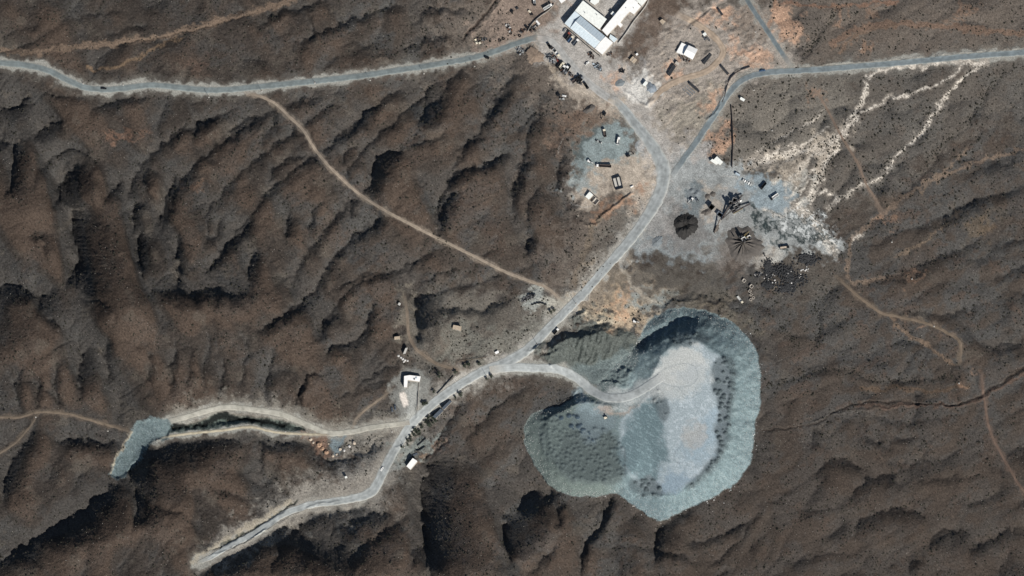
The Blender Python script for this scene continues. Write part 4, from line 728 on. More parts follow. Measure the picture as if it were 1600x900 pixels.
# main workshop: one building, its wings as parts
def hall():
    z = float(zat(915, 50)); base = Vector(P(915, 50, z).tolist()); t = thing('workshop_hall', base, 'very large workshop with pale blue and white sheet roofs at the top of the photo', 'building')
    def quad(q, h): return [(Vector(P(a, b, z+h).tolist())-base) for a, b in q]
    def wing(nm, q, h, mat, rise=0, wall='plaster'):
        L = quad(q, h); lp = [(p.x, p.y) for p in L]; cx = sum(p[0] for p in lp)/4; cy = sum(p[1] for p in lp)/4
        w_ = MB().prism([(cx+(p[0]-cx)*0.985, cy+(p[1]-cy)*0.985) for p in lp], -1, h-0.02).build('wall', wall, t); m = MB()
        if rise:
            a, b, c_, d = [Vector((p[0], p[1], h)) for p in lp]; m1 = (b+c_)/2+Vector((0,0,rise)); m0 = (a+d)/2+Vector((0,0,rise)); m.add([a,b,m1,m0,d,c_], [(0,1,2,3),(3,2,5,4),(0,3,4),(1,5,2)])
            dn = Vector((0,0,-0.15)); m.add([a,b,b+dn,a+dn],[(0,3,2,1)]); m.add([d,c_,c_+dn,d+dn],[(0,1,2,3)])
        else: m.prism(lp, h, h+0.2)
        return m.build(nm, mat, t)
    A_, B_, C_, D_ = (882,36.6), (898.2,17.2), (957.6,66.6), (941,85.2)
    lerp = lambda p, q, k: (p[0]+(q[0]-p[0])*k, p[1]+(q[1]-p[1])*k)
    s0, s1 = 0.145, 0.80
    def sec(a, b): return [lerp(B_, C_, a), lerp(B_, C_, b), lerp(A_, D_, b), lerp(A_, D_, a)]
    wing('low_roof', sec(0, s0), 6.0, 'white_blue'); g = sec(s0+0.004, s1)
    # the gabled middle: shade painted into one slope's grey, a brighter slope, a ridge cap
    L = quad(g, 6.6); a, b, c_, d = [Vector((p.x, p.y, 6.6)) for p in L]; m0 = a*0.5+d*0.5+Vector((0,0,1.9)); m1 = b*0.5+c_*0.5+Vector((0,0,1.9))
    MB().prism([(p.x, p.y) for p in (a, b, c_, d)], -1, 6.58).add([a, d, m0], [(0,1,2)]).add([b, m1, c_], [(0,1,2)]).build('wall', 'plaster', t)
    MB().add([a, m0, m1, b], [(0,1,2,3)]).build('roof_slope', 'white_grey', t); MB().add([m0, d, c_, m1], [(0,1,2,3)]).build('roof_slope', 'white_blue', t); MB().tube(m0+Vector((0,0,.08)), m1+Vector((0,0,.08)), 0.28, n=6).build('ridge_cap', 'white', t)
    for k in range(1, 12):
        p = a+(b-a)*k/12; q = m0+(m1-m0)*k/12; MB().beam(p+Vector((0,0,.06)), q+Vector((0,0,.06)), 0.12, 0.06).build('roof_seam', 'white_grey', t); p = d+(c_-d)*k/12; MB().beam(p+Vector((0,0,.06)), q+Vector((0,0,.06)), 0.12, 0.06).build('roof_seam', 'white_blue', t)
    wing('end_roof', sec(s1+0.003, 1), 7.2, 'white')
    wing('north_roof', [(898.4,16.8),(911,0.8),(948,30),(936.5,46.2)], 5.4, 'cream')
    n = wing('long_roof', [(940.6,47.2),(985,-6),(997,4),(948.4,55.6)], 6.4, 'white')
    wing('side_roof', [(956,41.5),(983,9),(987.5,13),(968,36.2),(972,39.5),(969,43),(965,40),(960.5,45.4)][:4], 5.2, 'white')
    wing('yard_roof', [(978,14),(990,0),(1001.5,9.8),(990.5,22.4)], 5.6, 'white'); wing('corner_roof', [(989,-4),(1000,-14),(1012,-2),(1002.6,9.4)], 4.6, 'cream')
    wing('lean_to_roof', [(953.6,53.6),(964.8,61),(959.4,66.4),(951.8,59.4)], 3.4, 'white_blue'); wing('porch_roof', [(954,21.5),(957.5,17.4),(961.6,21),(958.2,25)], 4.0, 'cream'); wing('bay_roof', [(965,38.5),(968.5,34.4),(973,38.8),(969.6,43)], 4.4, 'white')
    for a_, b_ in ((978,12.5),(990,12.4),(979,26.5),(977,30.4),(914,20),(932.6,23)): p = Vector(P(a_, b_, z+7).tolist())-base; MB().tube(p-Vector((0,0,1.6)), p+Vector((0,0,0.5)), 0.3, n=8).build('roof_vent', 'steel', t)
    for k in (0.2, 0.45, 0.7): p = d+(c_-d)*k; dr = (c_-d).normalized(); MB().box((p.x-dr.y*-0.02+dr.y*0.06, p.y-dr.x*0.06, 2.0), (4, 0.12, 4.0), math.atan2(dr.y, dr.x)).build('door', 'door', t)
hall()
house('yard_block', 'cream flat roofed block cut by the top edge, in the yard behind the large workshop', [(925,-6),(937,-6),(936,3),(929,8),(922,3)], 4.2, 'cream')
house('gate_house', 'small white roofed house cut by the top edge, across the drive from the large workshop', [(871,-3),(880,-6),(884,0),(877,5.2)], 3.4, 'white')
house('store_shed', 'white gabled store shed with a lower wing, right of the large workshop', [(1076,70.6),(1090.3,77),(1082.2,93),(1068,85)][:4], 4.6, 'white', rise=1.6, extra=lambda t, ro, lp, z: MB().prism([(lp[0][0]-7.0, lp[0][1]+3.3), (lp[0][0]-.3, lp[0][1]+.1), (lp[3][0]-.3, lp[3][1]+.1), (lp[3][0]-7.2, lp[3][1]+3.0)], -1, 3.0).build('side_wing', 'white', t))
house('mud_hut', 'square tan roofed hut on the brown ground right of the white workshop', [(1030.4,32.9),(1034.9,29.6),(1040,33.9),(1035.4,38.3)], 3.0, 'mud', 'block')
house('pump_hut', 'tiny cream hut with a mast beside it at the compound turning', quad_at(1101,53.4,5.2,4.6,-35), 2.8, 'cream', 'block')
house('twin_hut', 'cream hut with two roof strips on the dark slope below the workshop', quad_at(989.6,93.6,9,8,42), 2.6, 'mud', 'block', extra=lambda t, ro, lp, z: MB().beam(((lp[0][0]+lp[1][0])/2, (lp[0][1]+lp[1][1])/2, z+.3), ((lp[2][0]+lp[3][0])/2, (lp[2][1]+lp[3][1])/2, z+.3), 0.5, 0.5).build('parapet', 'plaster', t))
house('white_booth', 'tiny white booth just above the cream hut with two roof strips', quad_at(995.2,84.8,3.6,3,-40), 2.4, 'white')
house('office_cabin', 'white cabin on the pale cleared pad with a grey heap beside it', [(1003.6,132.6),(1008.6,126.4),(1012.2,129.6),(1007.8,135)], 3.0, 'cream')
house('keeper_hut', 'small pinkish hut at the head of a long dark container in the compound', quad_at(1058,99,6,4.6,35), 2.6, 'plaster', 'block')
house('roadside_hut', 'small pale hut alone on grey ground right of the curving road', quad_at(1160,155,7.5,4,30), 2.4, 'cream', 'block')
house('site_office', 'cream flat roofed site office of two stepped blocks above the crushing yard', [(1109.6,251),(1113,248.2),(1124,254.6),(1119,257.4)], 3.2, 'cream', extra=lambda t, ro, lp, z: (MB().prism([(p[0]+dx_, p[1]+dy_) for p, (dx_, dy_) in zip([(0,0)]*4, [(-.6,2.2),(2.6,5.4),(8.4,-.4),(5.4,-3.4)])], -1, 4.2).build('rear_block', 'plaster', t), MB().prism([(-.8,2.2),(2.6,5.6),(8.6,-.4),(5.4,-3.6)], 4.2, 4.4).build('rear_roof', 'cream', t)))
def roofless(name, label, quad, h, cells, wall='plaster', roofed=None):
    z = float(zat(*quad[0])); W = [Vector(P(a, b, z+h).tolist()) for a, b in quad]; c = sum(W, Vector())/4; base = Vector((c.x, c.y, z)); t = thing(name, base, label, 'ruin' if not roofed else 'building'); a, b, c_, d = [w_-base for w_ in W]
    g = lambda u, v: a*(1-u)*(1-v)+b*u*(1-v)+c_*u*v+d*(1-u)*v
    for v in (0, 1):
        p, q = g(0, v), g(1, v); MB().beam((p.x, p.y, h/2-.3), (q.x, q.y, h/2-.3), 0.35, h+.6).build('wall', wall, t)
    for u in cells:
        p, q = g(u, 0.02), g(u, 0.98); MB().beam((p.x, p.y, h/2-.3), (q.x, q.y, h/2-.3), 0.35, h+.56).build('wall', wall, t)
    if roofed: p = [g(roofed[0], -.02), g(roofed[1], -.02), g(roofed[1], 1.02), g(roofed[0], 1.02)]; MB().prism([(k.x, k.y) for k in p], h, h+.22).build('roof', 'cream', t)
    MB().prism([(k.x, k.y) for k in (a, b, c_, d)], -.4, .1).build('floor', 'conc', t); return t
roofless('half_roofed_block', 'half roofed block with open rooms on sandy ground left of the junction', [(921,299.6),(936.5,313),(930,320.4),(914.6,307)], 3.0, (0.0,0.36,0.66,1.0), roofed=(0,0.36))
roofless('walled_pen', 'dark open walled pen on sandy ground left of the junction', [(957.5,278.5),(969,275),(973.5,293),(962,296)], 2.6, (0.0,0.5,1.0), 'dark')
for k, (a, b, s, d, e) in enumerate([(1162.6,438.2,4.6,40,'upper left'),(1174.2,447,4.6,40,'upper right'),(1171.6,454.6,3.6,40,'middle'),(1173.6,460.4,3.2,35,'lower middle'),(1177,465,3.2,35,'lowest right'),(1173,468,3.2,35,'lowest left')]):
    roofless('open_pen', 'small open block pen, %s of the group south of the crushing yard' % e, quad_at(a, b, s, s, d), 1.9, (0.0, 1.0), 'plaster')['group'] = 'open pens south of the crushing yard'
house('flat_pad_house', 'tan flat roofed rectangular house alone on the grey slope above the lower road', [(708.4,507.6),(721.2,510.2),(720,517),(706.8,514)], 2.4, 'mud', 'block')
house('track_hut', 'small pale orange roofed hut at the bend of the dead end track', [(616,526.2),(625,525.2),(625.2,529.6),(616.3,530.8)], 2.2, 'mud', 'plaster')
house('long_hut', 'narrow grey roofed hut with a black shadow below the track hut', [(633.4,544),(637,543),(633.6,552),(629.8,552.8)], 4.4, 'conc', 'block')
house('quarry_office', 'white flat roofed L shaped office with a courtyard beside the lower road', [(631.4,587.6),(640,586.2),(657.4,588.2),(655.6,596.4),(640,594),(637,594),(636,605),(631,605)], 3.6, 'white', extra=lambda t, ro, lp, z: [MB().box((lp[0][0]+q, lp[0][1]-u, z+.5), (1.5,1.3,.8), 0.1).build('roof_tank', mm_, t) for q, u, mm_ in ((10.5,3.2,'steel'),(12.4,2.0,'white_grey'),(5,6.4,'slate'))])
house('white_shed', 'bright white roofed shed standing alone on the spur below the lower road', [(644.9,715.7),(652.2,720.4),(641.2,733.6),(635,728.4)], 4.4, 'white')
house('hillside_booth', 'tiny yellowish booth alone on the grey hillside above the lowest road', quad_at(540.6,745.6,3.6,3.2,-15), 2.2, 'cream', 'block')
house('dark_roadside_shed', 'longer lower one of the two black roofed sheds along the lower road', [(676,650.8),(688.5,638.4),(693,642),(681,653.6)], 2.0, 'slate', 'block', group='black sheds along the road')
house('dark_roadside_shed', 'upper one of the two black roofed sheds along the lower road', [(690.4,637.5),(702.6,625.4),(706.2,627.3),(694,640)], 2.0, 'slate', 'block', group='black sheds along the road')
house('tank_house', 'tiny round looking white topped hut in a scraped pocket at the end of the track', quad_at(624,475,4,3.6,-60), 2.8, 'conc', 'block')
house('roadside_kiosk', 'tiny white kiosk at the edge of the main road near the fence', quad_at(776.5,550.5,6,3.6,-30), 2.0, 'white')
# ------------------------------------------------------------------ vehicles
def lorry(name, label, p, deg, ln, bed='brownb', cab='cabw', wd=2.5, bedh=1.5, tall=2.9, group=None, trailer=False, load=None):
    """deg: image direction (clockwise from +x) towards the cab; ln in metres"""
    rz = -R(deg); t = thing(name, at(*p), label, 'lorry', rz, group); cl = 2.1; x1 = ln/2; x0 = -ln/2
    MB().box((0,0,0.75), (ln-0.3, 0.9, 0.3)).build('chassis', 'black', t)
    cb = MB().box((x1-cl/2,0,0.6+tall/2-.1), (cl, wd-.1, tall-.4), bev=0.25).build('cab', cab, t)
    MB().box((x1-.03,0,0.6+tall*.62), (0.12, wd-.5, tall*.28)).build('windscreen', 'glass', cb)
    bx0, bx1 = x0, x1-cl-(0.9 if trailer else 0.25); b = MB(); L_ = bx1-bx0; cx = (bx0+bx1)/2
    b.box((cx,0,1.1), (L_, wd, 0.2)); b.box((cx, wd/2-.06, 1.1+bedh/2), (L_, .12, bedh)); b.box((cx, -wd/2+.06, 1.1+bedh/2), (L_, .12, bedh)); b.box((bx0+.06,0,1.1+bedh/2), (.12, wd-.24, bedh)); b.box((bx1-.06,0,1.15+bedh/2), (.12, wd-.24, bedh+.1))
    bd = b.build('cargo_bed', bed, t)
    if load: MB().box((cx,0,1.2+bedh*.4), (L_-.3, wd-.3, bedh*.75), bev=.4).build('load', load, bd)
    for x in ([x1-1.1, bx0+1.0, bx0+2.3]+([bx1-0.8] if trailer else [])):
        for s in (-1, 1): MB().tube((x, s*(wd/2-.3), .5), (x, s*(wd/2+.02), .5), .5, n=10).build('wheel', 'tyre', t)
    return t
def car(name, label, p, deg, body='cabw', ln=4.5, group=None, pickup=False):
    t = thing(name, at(*p), label, 'pickup' if pickup else 'car', -R(deg), group); w_ = 1.85
    MB().box((0,0,.72), (ln, w_, .75), bev=.22).build('body', body, t)
    g = MB().box((0.1 if pickup else -.15,0,1.28), (ln*(.34 if pickup else .5), w_-.25, .6), bev=.2).build('cabin', 'glass', t); MB().box((0.1 if pickup else -.15,0,1.585), (ln*.24 if pickup else ln*.36, w_-.5, .05)).build('roof_panel', body, g)
    if pickup: MB().box((-ln*.32,0,1.1), (ln*.3, w_-.4, .06)).build('load_bed', 'black', t)
    for x in (-ln*.31, ln*.31):
        for s in (-1, 1): MB().tube((x, s*(w_/2-.2), .34), (x, s*(w_/2+.01), .34), .34, n=10).build('wheel', 'tyre', t)
    return t
def loader(name, label, p, deg, body='yellow', arm=True, group=None, ln=6.5):
    t = thing(name, at(*p), label, 'digger', -R(deg), group)
    for s in (-1, 1): MB().box((0, s*1.0, .5), (3.8, .6, 1.0), bev=.3).build('track', 'black', t)
    MB().box((-.4,0,1.7), (3.2, 2.3, 1.3), bev=.25).build('body', body, t); c = MB().box((.7,.5,2.6), (1.3,1.1,1.3), bev=.15).build('cab', 'glass', t)
    if arm:
        a = MB().beam((1.2,-.4,2.0), (ln*.65,-.4,3.6), .45, .6).build('arm', body, t); MB().beam((ln*.65,-.4,3.6), (ln,-.4,1.2), .4, .5).build('dipper', body, a); MB().box((ln,-.4,.8), (.9,1.2,.9), bev=.2).build('bucket', 'black', a)
    return t
def container(name, label, p, deg, ln, wd=2.4, h=2.6, mat='dark', group=None, open_top=False):
    t = thing(name, at(*p), label, 'container', -R(deg), group)
    b = MB(); b.box((0,0,h/2-.15), (ln, wd, h-.3)).build('body', mat, t); r = MB().box((0,0,h+.05-.1), (ln+.06, wd+.06, .12)).build('roof', mat, t)
    for s in (-1, 1): MB().box((0, s*(wd/2-.06), h+.08), (ln, .14, .12)).build('rail', 'steel', t)
    for k in (-1, 1): MB().box((ln/2+.04, k*wd/4, h/2), (.08, wd*.44, h-.5)).build('door', 'rust', t)
    return t
lorry('articulated_lorry', 'long articulated lorry with a white cab and dark trailer in the grey quarry yard', (943.4,259.6), 183, 15.2, 'brownb', 'cabw', 2.6, 1.7, 3.0, trailer=True)
lorry('dump_truck', 'dark brown dump truck with a cream cab on the blue grey quarry floor', (944.6,208.4), -100, 8.2, 'brownb', 'cabc', 2.8, 1.6)
lorry('dump_truck', 'white sided lorry with a long blue shadow on the blue grey quarry floor', (966.2,221), -80, 8.0, 'cabw', 'cabw', 2.6, 2.2, 3.6)
loader('excavator', 'dark excavator with its arm out towards the road at the quarry yard edge', (981.4,243.4), -22, 'black', ln=6)
loader('wheel_loader', 'pale loader with its bucket down at the left rim of the quarry yard', (920.6,252.2), 25, 'cabw', ln=4.5)
loader('excavator', 'black digger on orange soil between the quarry yard and the road', (944.4,178.4), 120, 'black', ln=5.5)
for k, (a, b) in enumerate([(931.4,219.4),(934.2,220.6),(937,222),(939.8,223.4)]):
    tag(MB().box((0,0,.6), (1.1,1.7,1.2), bev=.1).build('stone_block', 'rock' if k % 2 else 'drock'), 'small stone block in a short row of four on the quarry floor', 'stone block', 'stone blocks on the quarry floor').location = at(a, b)
car('parked_van', 'dark van driving along the western highway near its left bend', (162,138.2), 5, 'black', 6.0)
car('estate_car', 'dark blue car on the eastern highway where the curve begins', (1191,110.4), -8, 'cabb', 6.2)
car('white_car', 'white car at the bend of the lower road near the white shed', (596.6,733), -55, 'cabw', 4.6)
car('white_pickup', 'white pickup alone in the middle of the workshop yard', (917,99), -33, 'cabw', 5.4, pickup=True)
RY = 'vehicles parked along the yard verge'
for a, b, dg, nm, bd, cb, ln, lb in [(858.4,72.4,60,'L','black','black',5.5,'small black lorry at the top end of the row along the yard verge'),(864.8,78,45,'L','brownb','black',5.5,'dark lorry second in the row along the yard verge'),(868.6,82.6,50,'L','cabw','cabc',8.5,'long lorry with a pale side in the row along the yard verge'),
   (871.6,95.4,55,'C','cabr',0,4.6,'reddish wreck next to the grey scrap heap'),(873.6,101.6,-60,'L','black','black',6.5,'black lorry below the reddish wreck in the row'),(877.6,102.6,-55,'L','cabc','cabc',6.0,'cream lorry in the middle of the row'),(879.4,107.6,-58,'L','black','cabw',6.5,'lorry with a black bed and white cab in the row'),(884.2,108.6,-55,'L','grey','cabw',6.5,'grey bedded lorry with white cab near the end of the row'),
   (888,107.4,-58,'L','black','black',6.0,'black lorry at the right side of the row near reddish soil'),(884.6,113.6,-50,'C','grey',0,4.4,'grey car behind the end of the row'),(898.6,125.8,-35,'L','brownb','black',6.5,'dark lorry left of the last pair by the verge'),(902.6,121.8,-40,'L','black','black',6.0,'black lorry middle of the last pair by the verge'),(907.2,125.6,-50,'L','black','grey',7.0,'black lorry with a grey cab right of the last pair by the verge'),(915.8,134.4,58,'L','black','black',6.5,'lone black lorry at the lower end of the verge')]:
    if nm == 'L': lorry('parked_lorry', lb, (a, b), dg, ln*1.15, bd, cb, 2.7, 1.1, 2.9, RY)
    else: car('parked_car', lb, (a, b), dg, bd, ln, RY)
HG = 'vehicles beside the hall wall'
car('parked_car', 'small dark car nearest the left corner of the large workshop', (882,47), -60, 'grey', 4.4, HG)
for a, b, bd, cb, lb in [(886.2,56,'black','cabr','lorry with reddish cab beside the hall wall'),(891.4,62,'cabb','cabc','blue bedded lorry beside the hall wall'),(899.4,66.6,'slate','cabw','grey lorry with a white cab beside the hall wall')]: lorry('parked_lorry', lb, (a, b), -52, 8.2, bd, cb, 2.5, 1.1, 2.6, HG)
lorry('tanker_lorry', 'white sided lorry at the top edge of the left yard with a blue shadow', (835.2,3.4), 85, 8.5, 'cabw', 'black', 2.5, 2.4, 3.4)
lorry('pale_lorry', 'long white lorry standing by the yard wall left of the large workshop', (855.6,11.6), -32, 10, 'cabw', 'cabw', 2.5, 2.2, 3.2)
for a, b, dg, m, lb in [(800,18,-60,'black','black box crate on the dirt of the left yard'),(808,13.2,-30,'dark','dark crate right of the black box in the left yard'),(827.4,18.2,40,'cabc','cream crate with a dark side in the left yard'),(830.6,22.6,-10,'black','low black crate near the wall of the left yard')]:
    tag(MB().box((0,0,.8), (3.0,1.8,1.6), bev=.08).build('crate', m), lb, 'crate', 'crates in the left yard').location = at(a, b); COL.objects[-1].rotation_euler = (0,0,-R(dg))
container('white_container', 'short bright white container beside the road into the workshop yard', (840.4,36), 50, 5.2, 2.2, 2.4, 'cabw')
lorry('roadside_lorry', 'cream lorry left of a dark one on the sandy verge of the highway', (744,65.4), 75, 5.5, 'cabc', 'cabc', 2.3, 1.0, 2.4); lorry('roadside_lorry', 'dark lorry right of a cream one on the sandy verge of the highway', (748.6,64.6), 75, 6.5, 'brownb', 'cabc', 2.3, 1.2, 2.6)
lorry('wrecked_lorry', 'black lorry wreck left of another by the junk row at the yard entrance', (826.4,46), 40, 9, 'black', 'brownb', 2.2, 1.0, 2.0); lorry('wrecked_lorry', 'dark lorry wreck right of another by the junk row at the yard entrance', (832.6,45), 42, 8.5, 'dark', 'brownb', 2.2, 1.0, 2.0)
lorry('old_pickup', 'dark old lorry with a pile beside it below the highway', (760.8,90.4), 200, 4.8, 'black', 'black', 2, .7, 2.0)
CG = 'long dark containers in the compound'
for a, b, dg, ln, wd, lb in [(1105,92.6,-52,12.6,2.4,'long black container right of the white gabled shed'),(1132,110,50,11.6,2.4,'long black container nearest the curving road'),(1049.4,110.6,-58,11.8,3.0,'long dark container below the small pinkish hut'),(1125.4,19.4,57,7.4,2.2,'short dark container near the top road'),(1084.6,137,42,13.5,2.0,'dark container beside the grey pipe stacks')]: container('long_container', lb, (a, b), dg, ln, wd, 2.5, 'dark', CG)
for k, (a, b) in enumerate([(1079.6,139.4),(1076.6,142),(1073.4,144.6)]):
    t = thing('pipe_stack', at(a, b), ['stack of long grey pipes next to the dark container','middle stack of long grey pipes','outer left stack of long grey pipes'][k], 'pipe stack', -R(42), 'pipe stacks in the compound')
    for i in range(5): MB().tube((-6,(i-2)*.3,.16), (6-i*.2,(i-2)*.3,.16), .15, n=6).build('pipe', 'steel', t)
    for i in range(3): MB().tube((-6,(i-1)*.3,.42), (5.6,(i-1)*.3,.42), .15, n=6).build('pipe', 'grey', t)
lorry('tipper_truck', 'dark tipper with a pale load at the wet lower edge of the crushing yard', (1225.6,387), -8, 9.5, 'black', 'black', 2.8, 1.5, 2.8, load='trock')
lorry('tipper_truck', 'black tipper at the upper edge of the crushing yard by the bluish stain', (1192.6,290.8), 128, 8.4, 'black', 'black', 2.6, 1.6); lorry('tipper_truck', 'tipper with a white side just below the bluish stain of the crushing yard', (1209.8,308.2), 145, 9.6, 'cabw', 'black', 2.6, 1.8, 3.0)
loader('wheel_loader', 'white cabbed loader on the dark round heap left of the crushers', (1080.6,312), 130, 'cabw', ln=4.6); loader('wheel_loader', 'grey loader right of the white cabbed one by the dark round heap', (1088.8,312.4), 60, 'slate', arm=False)
loader('excavator', 'pale topped excavator on the sandy shelf north of the spoil heap', (992,502.4), 10, 'cabw', ln=4.4); loader('bulldozer', 'dark bulldozer on the grey bench of the spoil heap', (946.4,652.6), -30, 'cabc', arm=False)
lorry('tipper_truck', 'black tipper with a white cab on the main road verge above the fan dump', (868.6,518), -48, 7.2, 'black', 'cabw', 2.4, 1.1, 2.5)
lorry('tank_trailer', 'long pale lorry with a pinkish cab south of the crushing yard', (1156.2,468.6), 52, 8.6, 'rock', 'cabc', 2.3, 1.2, 2.5)
car('white_car', 'white car near the sandy cutting left of the quarry yard', (881.4,150), 10, 'cabw', 4.4); loader('wheel_loader', 'dark loader left of the white car near the sandy cutting', (873,149), 15, 'black', arm=False)
car('parked_car', 'dark green car left of a similar one in the lot beside the quarry office', (612.6,639.6), 76, 'slate', 4.8, 'cars by the quarry office'); car('parked_car', 'longer dark car right of a similar one in the lot beside the quarry office', (617.4,636.2), 80, 'slate', 5.6, 'cars by the quarry office')
TG = 'pale tanks in a row'
for k in range(5):
    t = thing('water_tank', at(1161+k*2.9, 281.6+k*1.75), ['first pale tank from the left in the row above the crushing yard','second pale tank from the left in the row above the crushing yard','third pale tank in the middle of the row above the crushing yard','fourth pale tank from the left in the row above the crushing yard','last pale tank on the right of the row above the crushing yard'][k], 'tank', -R(30), TG)
    MB().tube((0,-1.2,.95), (0,1.2,.95), .8, n=12).build('barrel', 'white' if k % 2 else 'rock', t); MB().box((0,0,.2), (1.3,2.4,.4)).build('cradle', 'black', t)
container('pale_cabin', 'small grey white cabin at the left end of the row of tanks', (1152.6,273), 30, 5.2, 2.2, 2.3, 'white_grey')
# ------------------------------------------------------------------ crushing plant
PG = 'crusher conveyors'
def conveyor(label, a, b, za, zb, wd=1.3, mat='dark', name='conveyor'):
    A0 = at(*a); B0 = at(*b); base = (A0+B0)/2; base.z = min(A0.z, B0.z); t = thing(name, base, label, 'conveyor', 0, PG); p = A0-base; q = B0-base; p.z = A0.z-base.z+za; q.z = B0.z-base.z+zb
    MB().beam(p, q, wd, .5).build('frame', mat, t); up = Vector((0,0,.32)); MB().beam(p+up, q+up, wd*.7, .08).build('belt', 'brownb', t)
    for k in (0.15, 0.5, 0.85):
        m = p+(q-p)*k; sd = (q-p).cross(Vector((0,0,1))).normalized()*wd*.45
        for s in (-1, 1): MB().tube((m.x+sd.x*s, m.y+sd.y*s, -.4), (m.x+sd.x*s, m.y+sd.y*s, m.z-.2), .12, n=6).build('leg', 'steel', t)
    MB().tube(q+Vector((0,0,.1))-sd, q+Vector((0,0,.1))+sd, .4, n=8).build('roller', 'steel', t); return t
conveyor('long black conveyor from the main crusher down to the feed hopper', (1128.6,340.6), (1140.4,322.6), 1.0, 5.5, 1.6); conveyor('thin dark conveyor running beside the long black one at the main crusher', (1126.8,344), (1143.6,329.6), 0.8, 6.0, .9)
conveyor('pale conveyor sloping down left of the main crusher to its tip', (1124.6,344.4), (1116.4,364.6), 4.4, 1.2, 1.2, 'trock'); conveyor('dark conveyor ending with a bluish cover right of the main crusher', (1145,333.6), (1172,318.8), 5.0, 2.0, 1.5, 'slate'); conveyor('pale spine conveyor across the middle of the main crusher', (1138,323), (1157.4,313.6), 4.0, 7.0, 1.5, 'rock')
conveyor('short grey conveyor at the upper right of the main crusher', (1152.6,313.6), (1160,305.4), 5.0, 2.0, 1.4, 'steel'); conveyor('conveyor with a yellow edge at the lower side of the main crusher', (1145.4,334.4), (1160.4,326.4), 2.4, 4.0, .8, 'yellow'); conveyor('wide yellow conveyor at the second crusher', (1159,372.4), (1170,361.4), 3.4, 1.6, 1.3, 'yellow'); conveyor('narrow yellow conveyor below the wide one at the second crusher', (1161,374.2), (1173.6,368), 4.6, 2.0, 1.0, 'yellow')
conveyor('dark discharge conveyor over the star shaped heap at the second crusher', (1159.4,372.6), (1163.4,380), 4.6, 6.4, 1.2)
def tower(name, label, p, ln, wd, h, deg, mat='dark', top='steel', cat='crusher'):
    t = thing(name, at(*p), label, cat, -R(deg), 'crushing plant units'); MB().box((0,0,h*.72), (ln, wd, h*.56), bev=.2).build('housing', mat, t); MB().add([(-ln/2,-wd/2,h),(ln/2,-wd/2,h),(ln/2,wd/2,h),(-ln/2,wd/2,h),(-ln*.7,-wd*.7,h+1),(ln*.7,-wd*.7,h+1),(ln*.7,wd*.7,h+1),(-ln*.7,wd*.7,h+1)], [(0,1,5,4),(1,2,6,5),(2,3,7,6),(3,0,4,7),(3,2,1,0)]).build('hopper', top, t)
    for i, j in ((-1,-1),(1,-1),(1,1),(-1,1)): MB().tube((i*ln*.42, j*wd*.42, -.5), (i*ln*.42, j*wd*.42, h*.5), .18, n=6).build('leg', 'steel', t)
    return t
tower('jaw_crusher', 'black crusher block in the upper middle of the main crusher', (1147.4,314), 3.4, 3.2, 5.6, 20); tower('screen_tower', 'dark screening tower left in the main crusher', (1141.6,318.6), 3.0, 2.6, 5.0, 20); tower('cone_crusher', 'dark crusher in the centre of the main crusher', (1149.6,325.6), 3.6, 3.0, 6.4, -25); tower('screen_tower', 'black screen at the lower middle of the main crusher', (1146.4,331), 3.6, 2.6, 4.4, -25); tower('feed_tower', 'slim dark tower right in the main crusher by the white tank', (1154.4,321), 2.2, 2.4, 6.2, 10); tower('jaw_crusher', 'dark crusher with pale parts at the second crusher', (1161.8,375), 3.4, 2.6, 5.2, -30, 'dark', 'rock'); tower('screen_tower', 'pale topped screen at the right end of the second crusher', (1170.4,371.6), 2.8, 2.4, 3.4, -25, 'steel', 'wrock')
tower('feed_hopper', 'square black hopper on a mound left of the main crusher', (1111.4,324.6), 3.8, 3.8, 4.0, 40, 'black', 'black', 'hopper'); tower('feed_hopper', 'dark green feed box at the foot of the long black conveyor', (1124.6,335.6), 4.6, 3.4, 2.0, 35, 'slate', 'slate', 'hopper')
def silo(label, p, r, h, mat='steel'):
    t = thing('silo', at(*p), label, 'silo', 0, 'silos of the crushing plant'); MB().tube((0,0,1.5), (0,0,h), r, n=16).build('barrel', mat, t); MB().tube((0,0,h), (0,0,h+.8), r, .3, n=16).build('cap', mat, t); MB().tube((0,0,1.6), (0,0,.4), r, .3, n=16).build('cone', mat, t)
    for i in range(4): MB().tube((r*.8*math.cos(i*1.57+.7), r*.8*math.sin(i*1.57+.7), -.5), (r*.8*math.cos(i*1.57+.7), r*.8*math.sin(i*1.57+.7), 1.8), .12, n=6).build('leg', 'steel', t)
silo('tall dark silo casting a long shadow at the left of the main crusher', (1139.8,323.4), 1.35, 10.5, 'dark'); silo('taller of the two dark silos at the second crusher', (1158.2,371), 1.2, 9.0, 'dark'); silo('shorter of the two dark silos at the second crusher', (1154.6,370.4), 1.0, 6.0, 'dark'); silo('small white tank on the right of the main crusher', (1156.8,314.4), 1.1, 4.6, 'white'); silo('thin dark silo left of the two at the second crusher', (1146.6,369.6), .6, 4.4, 'dark')
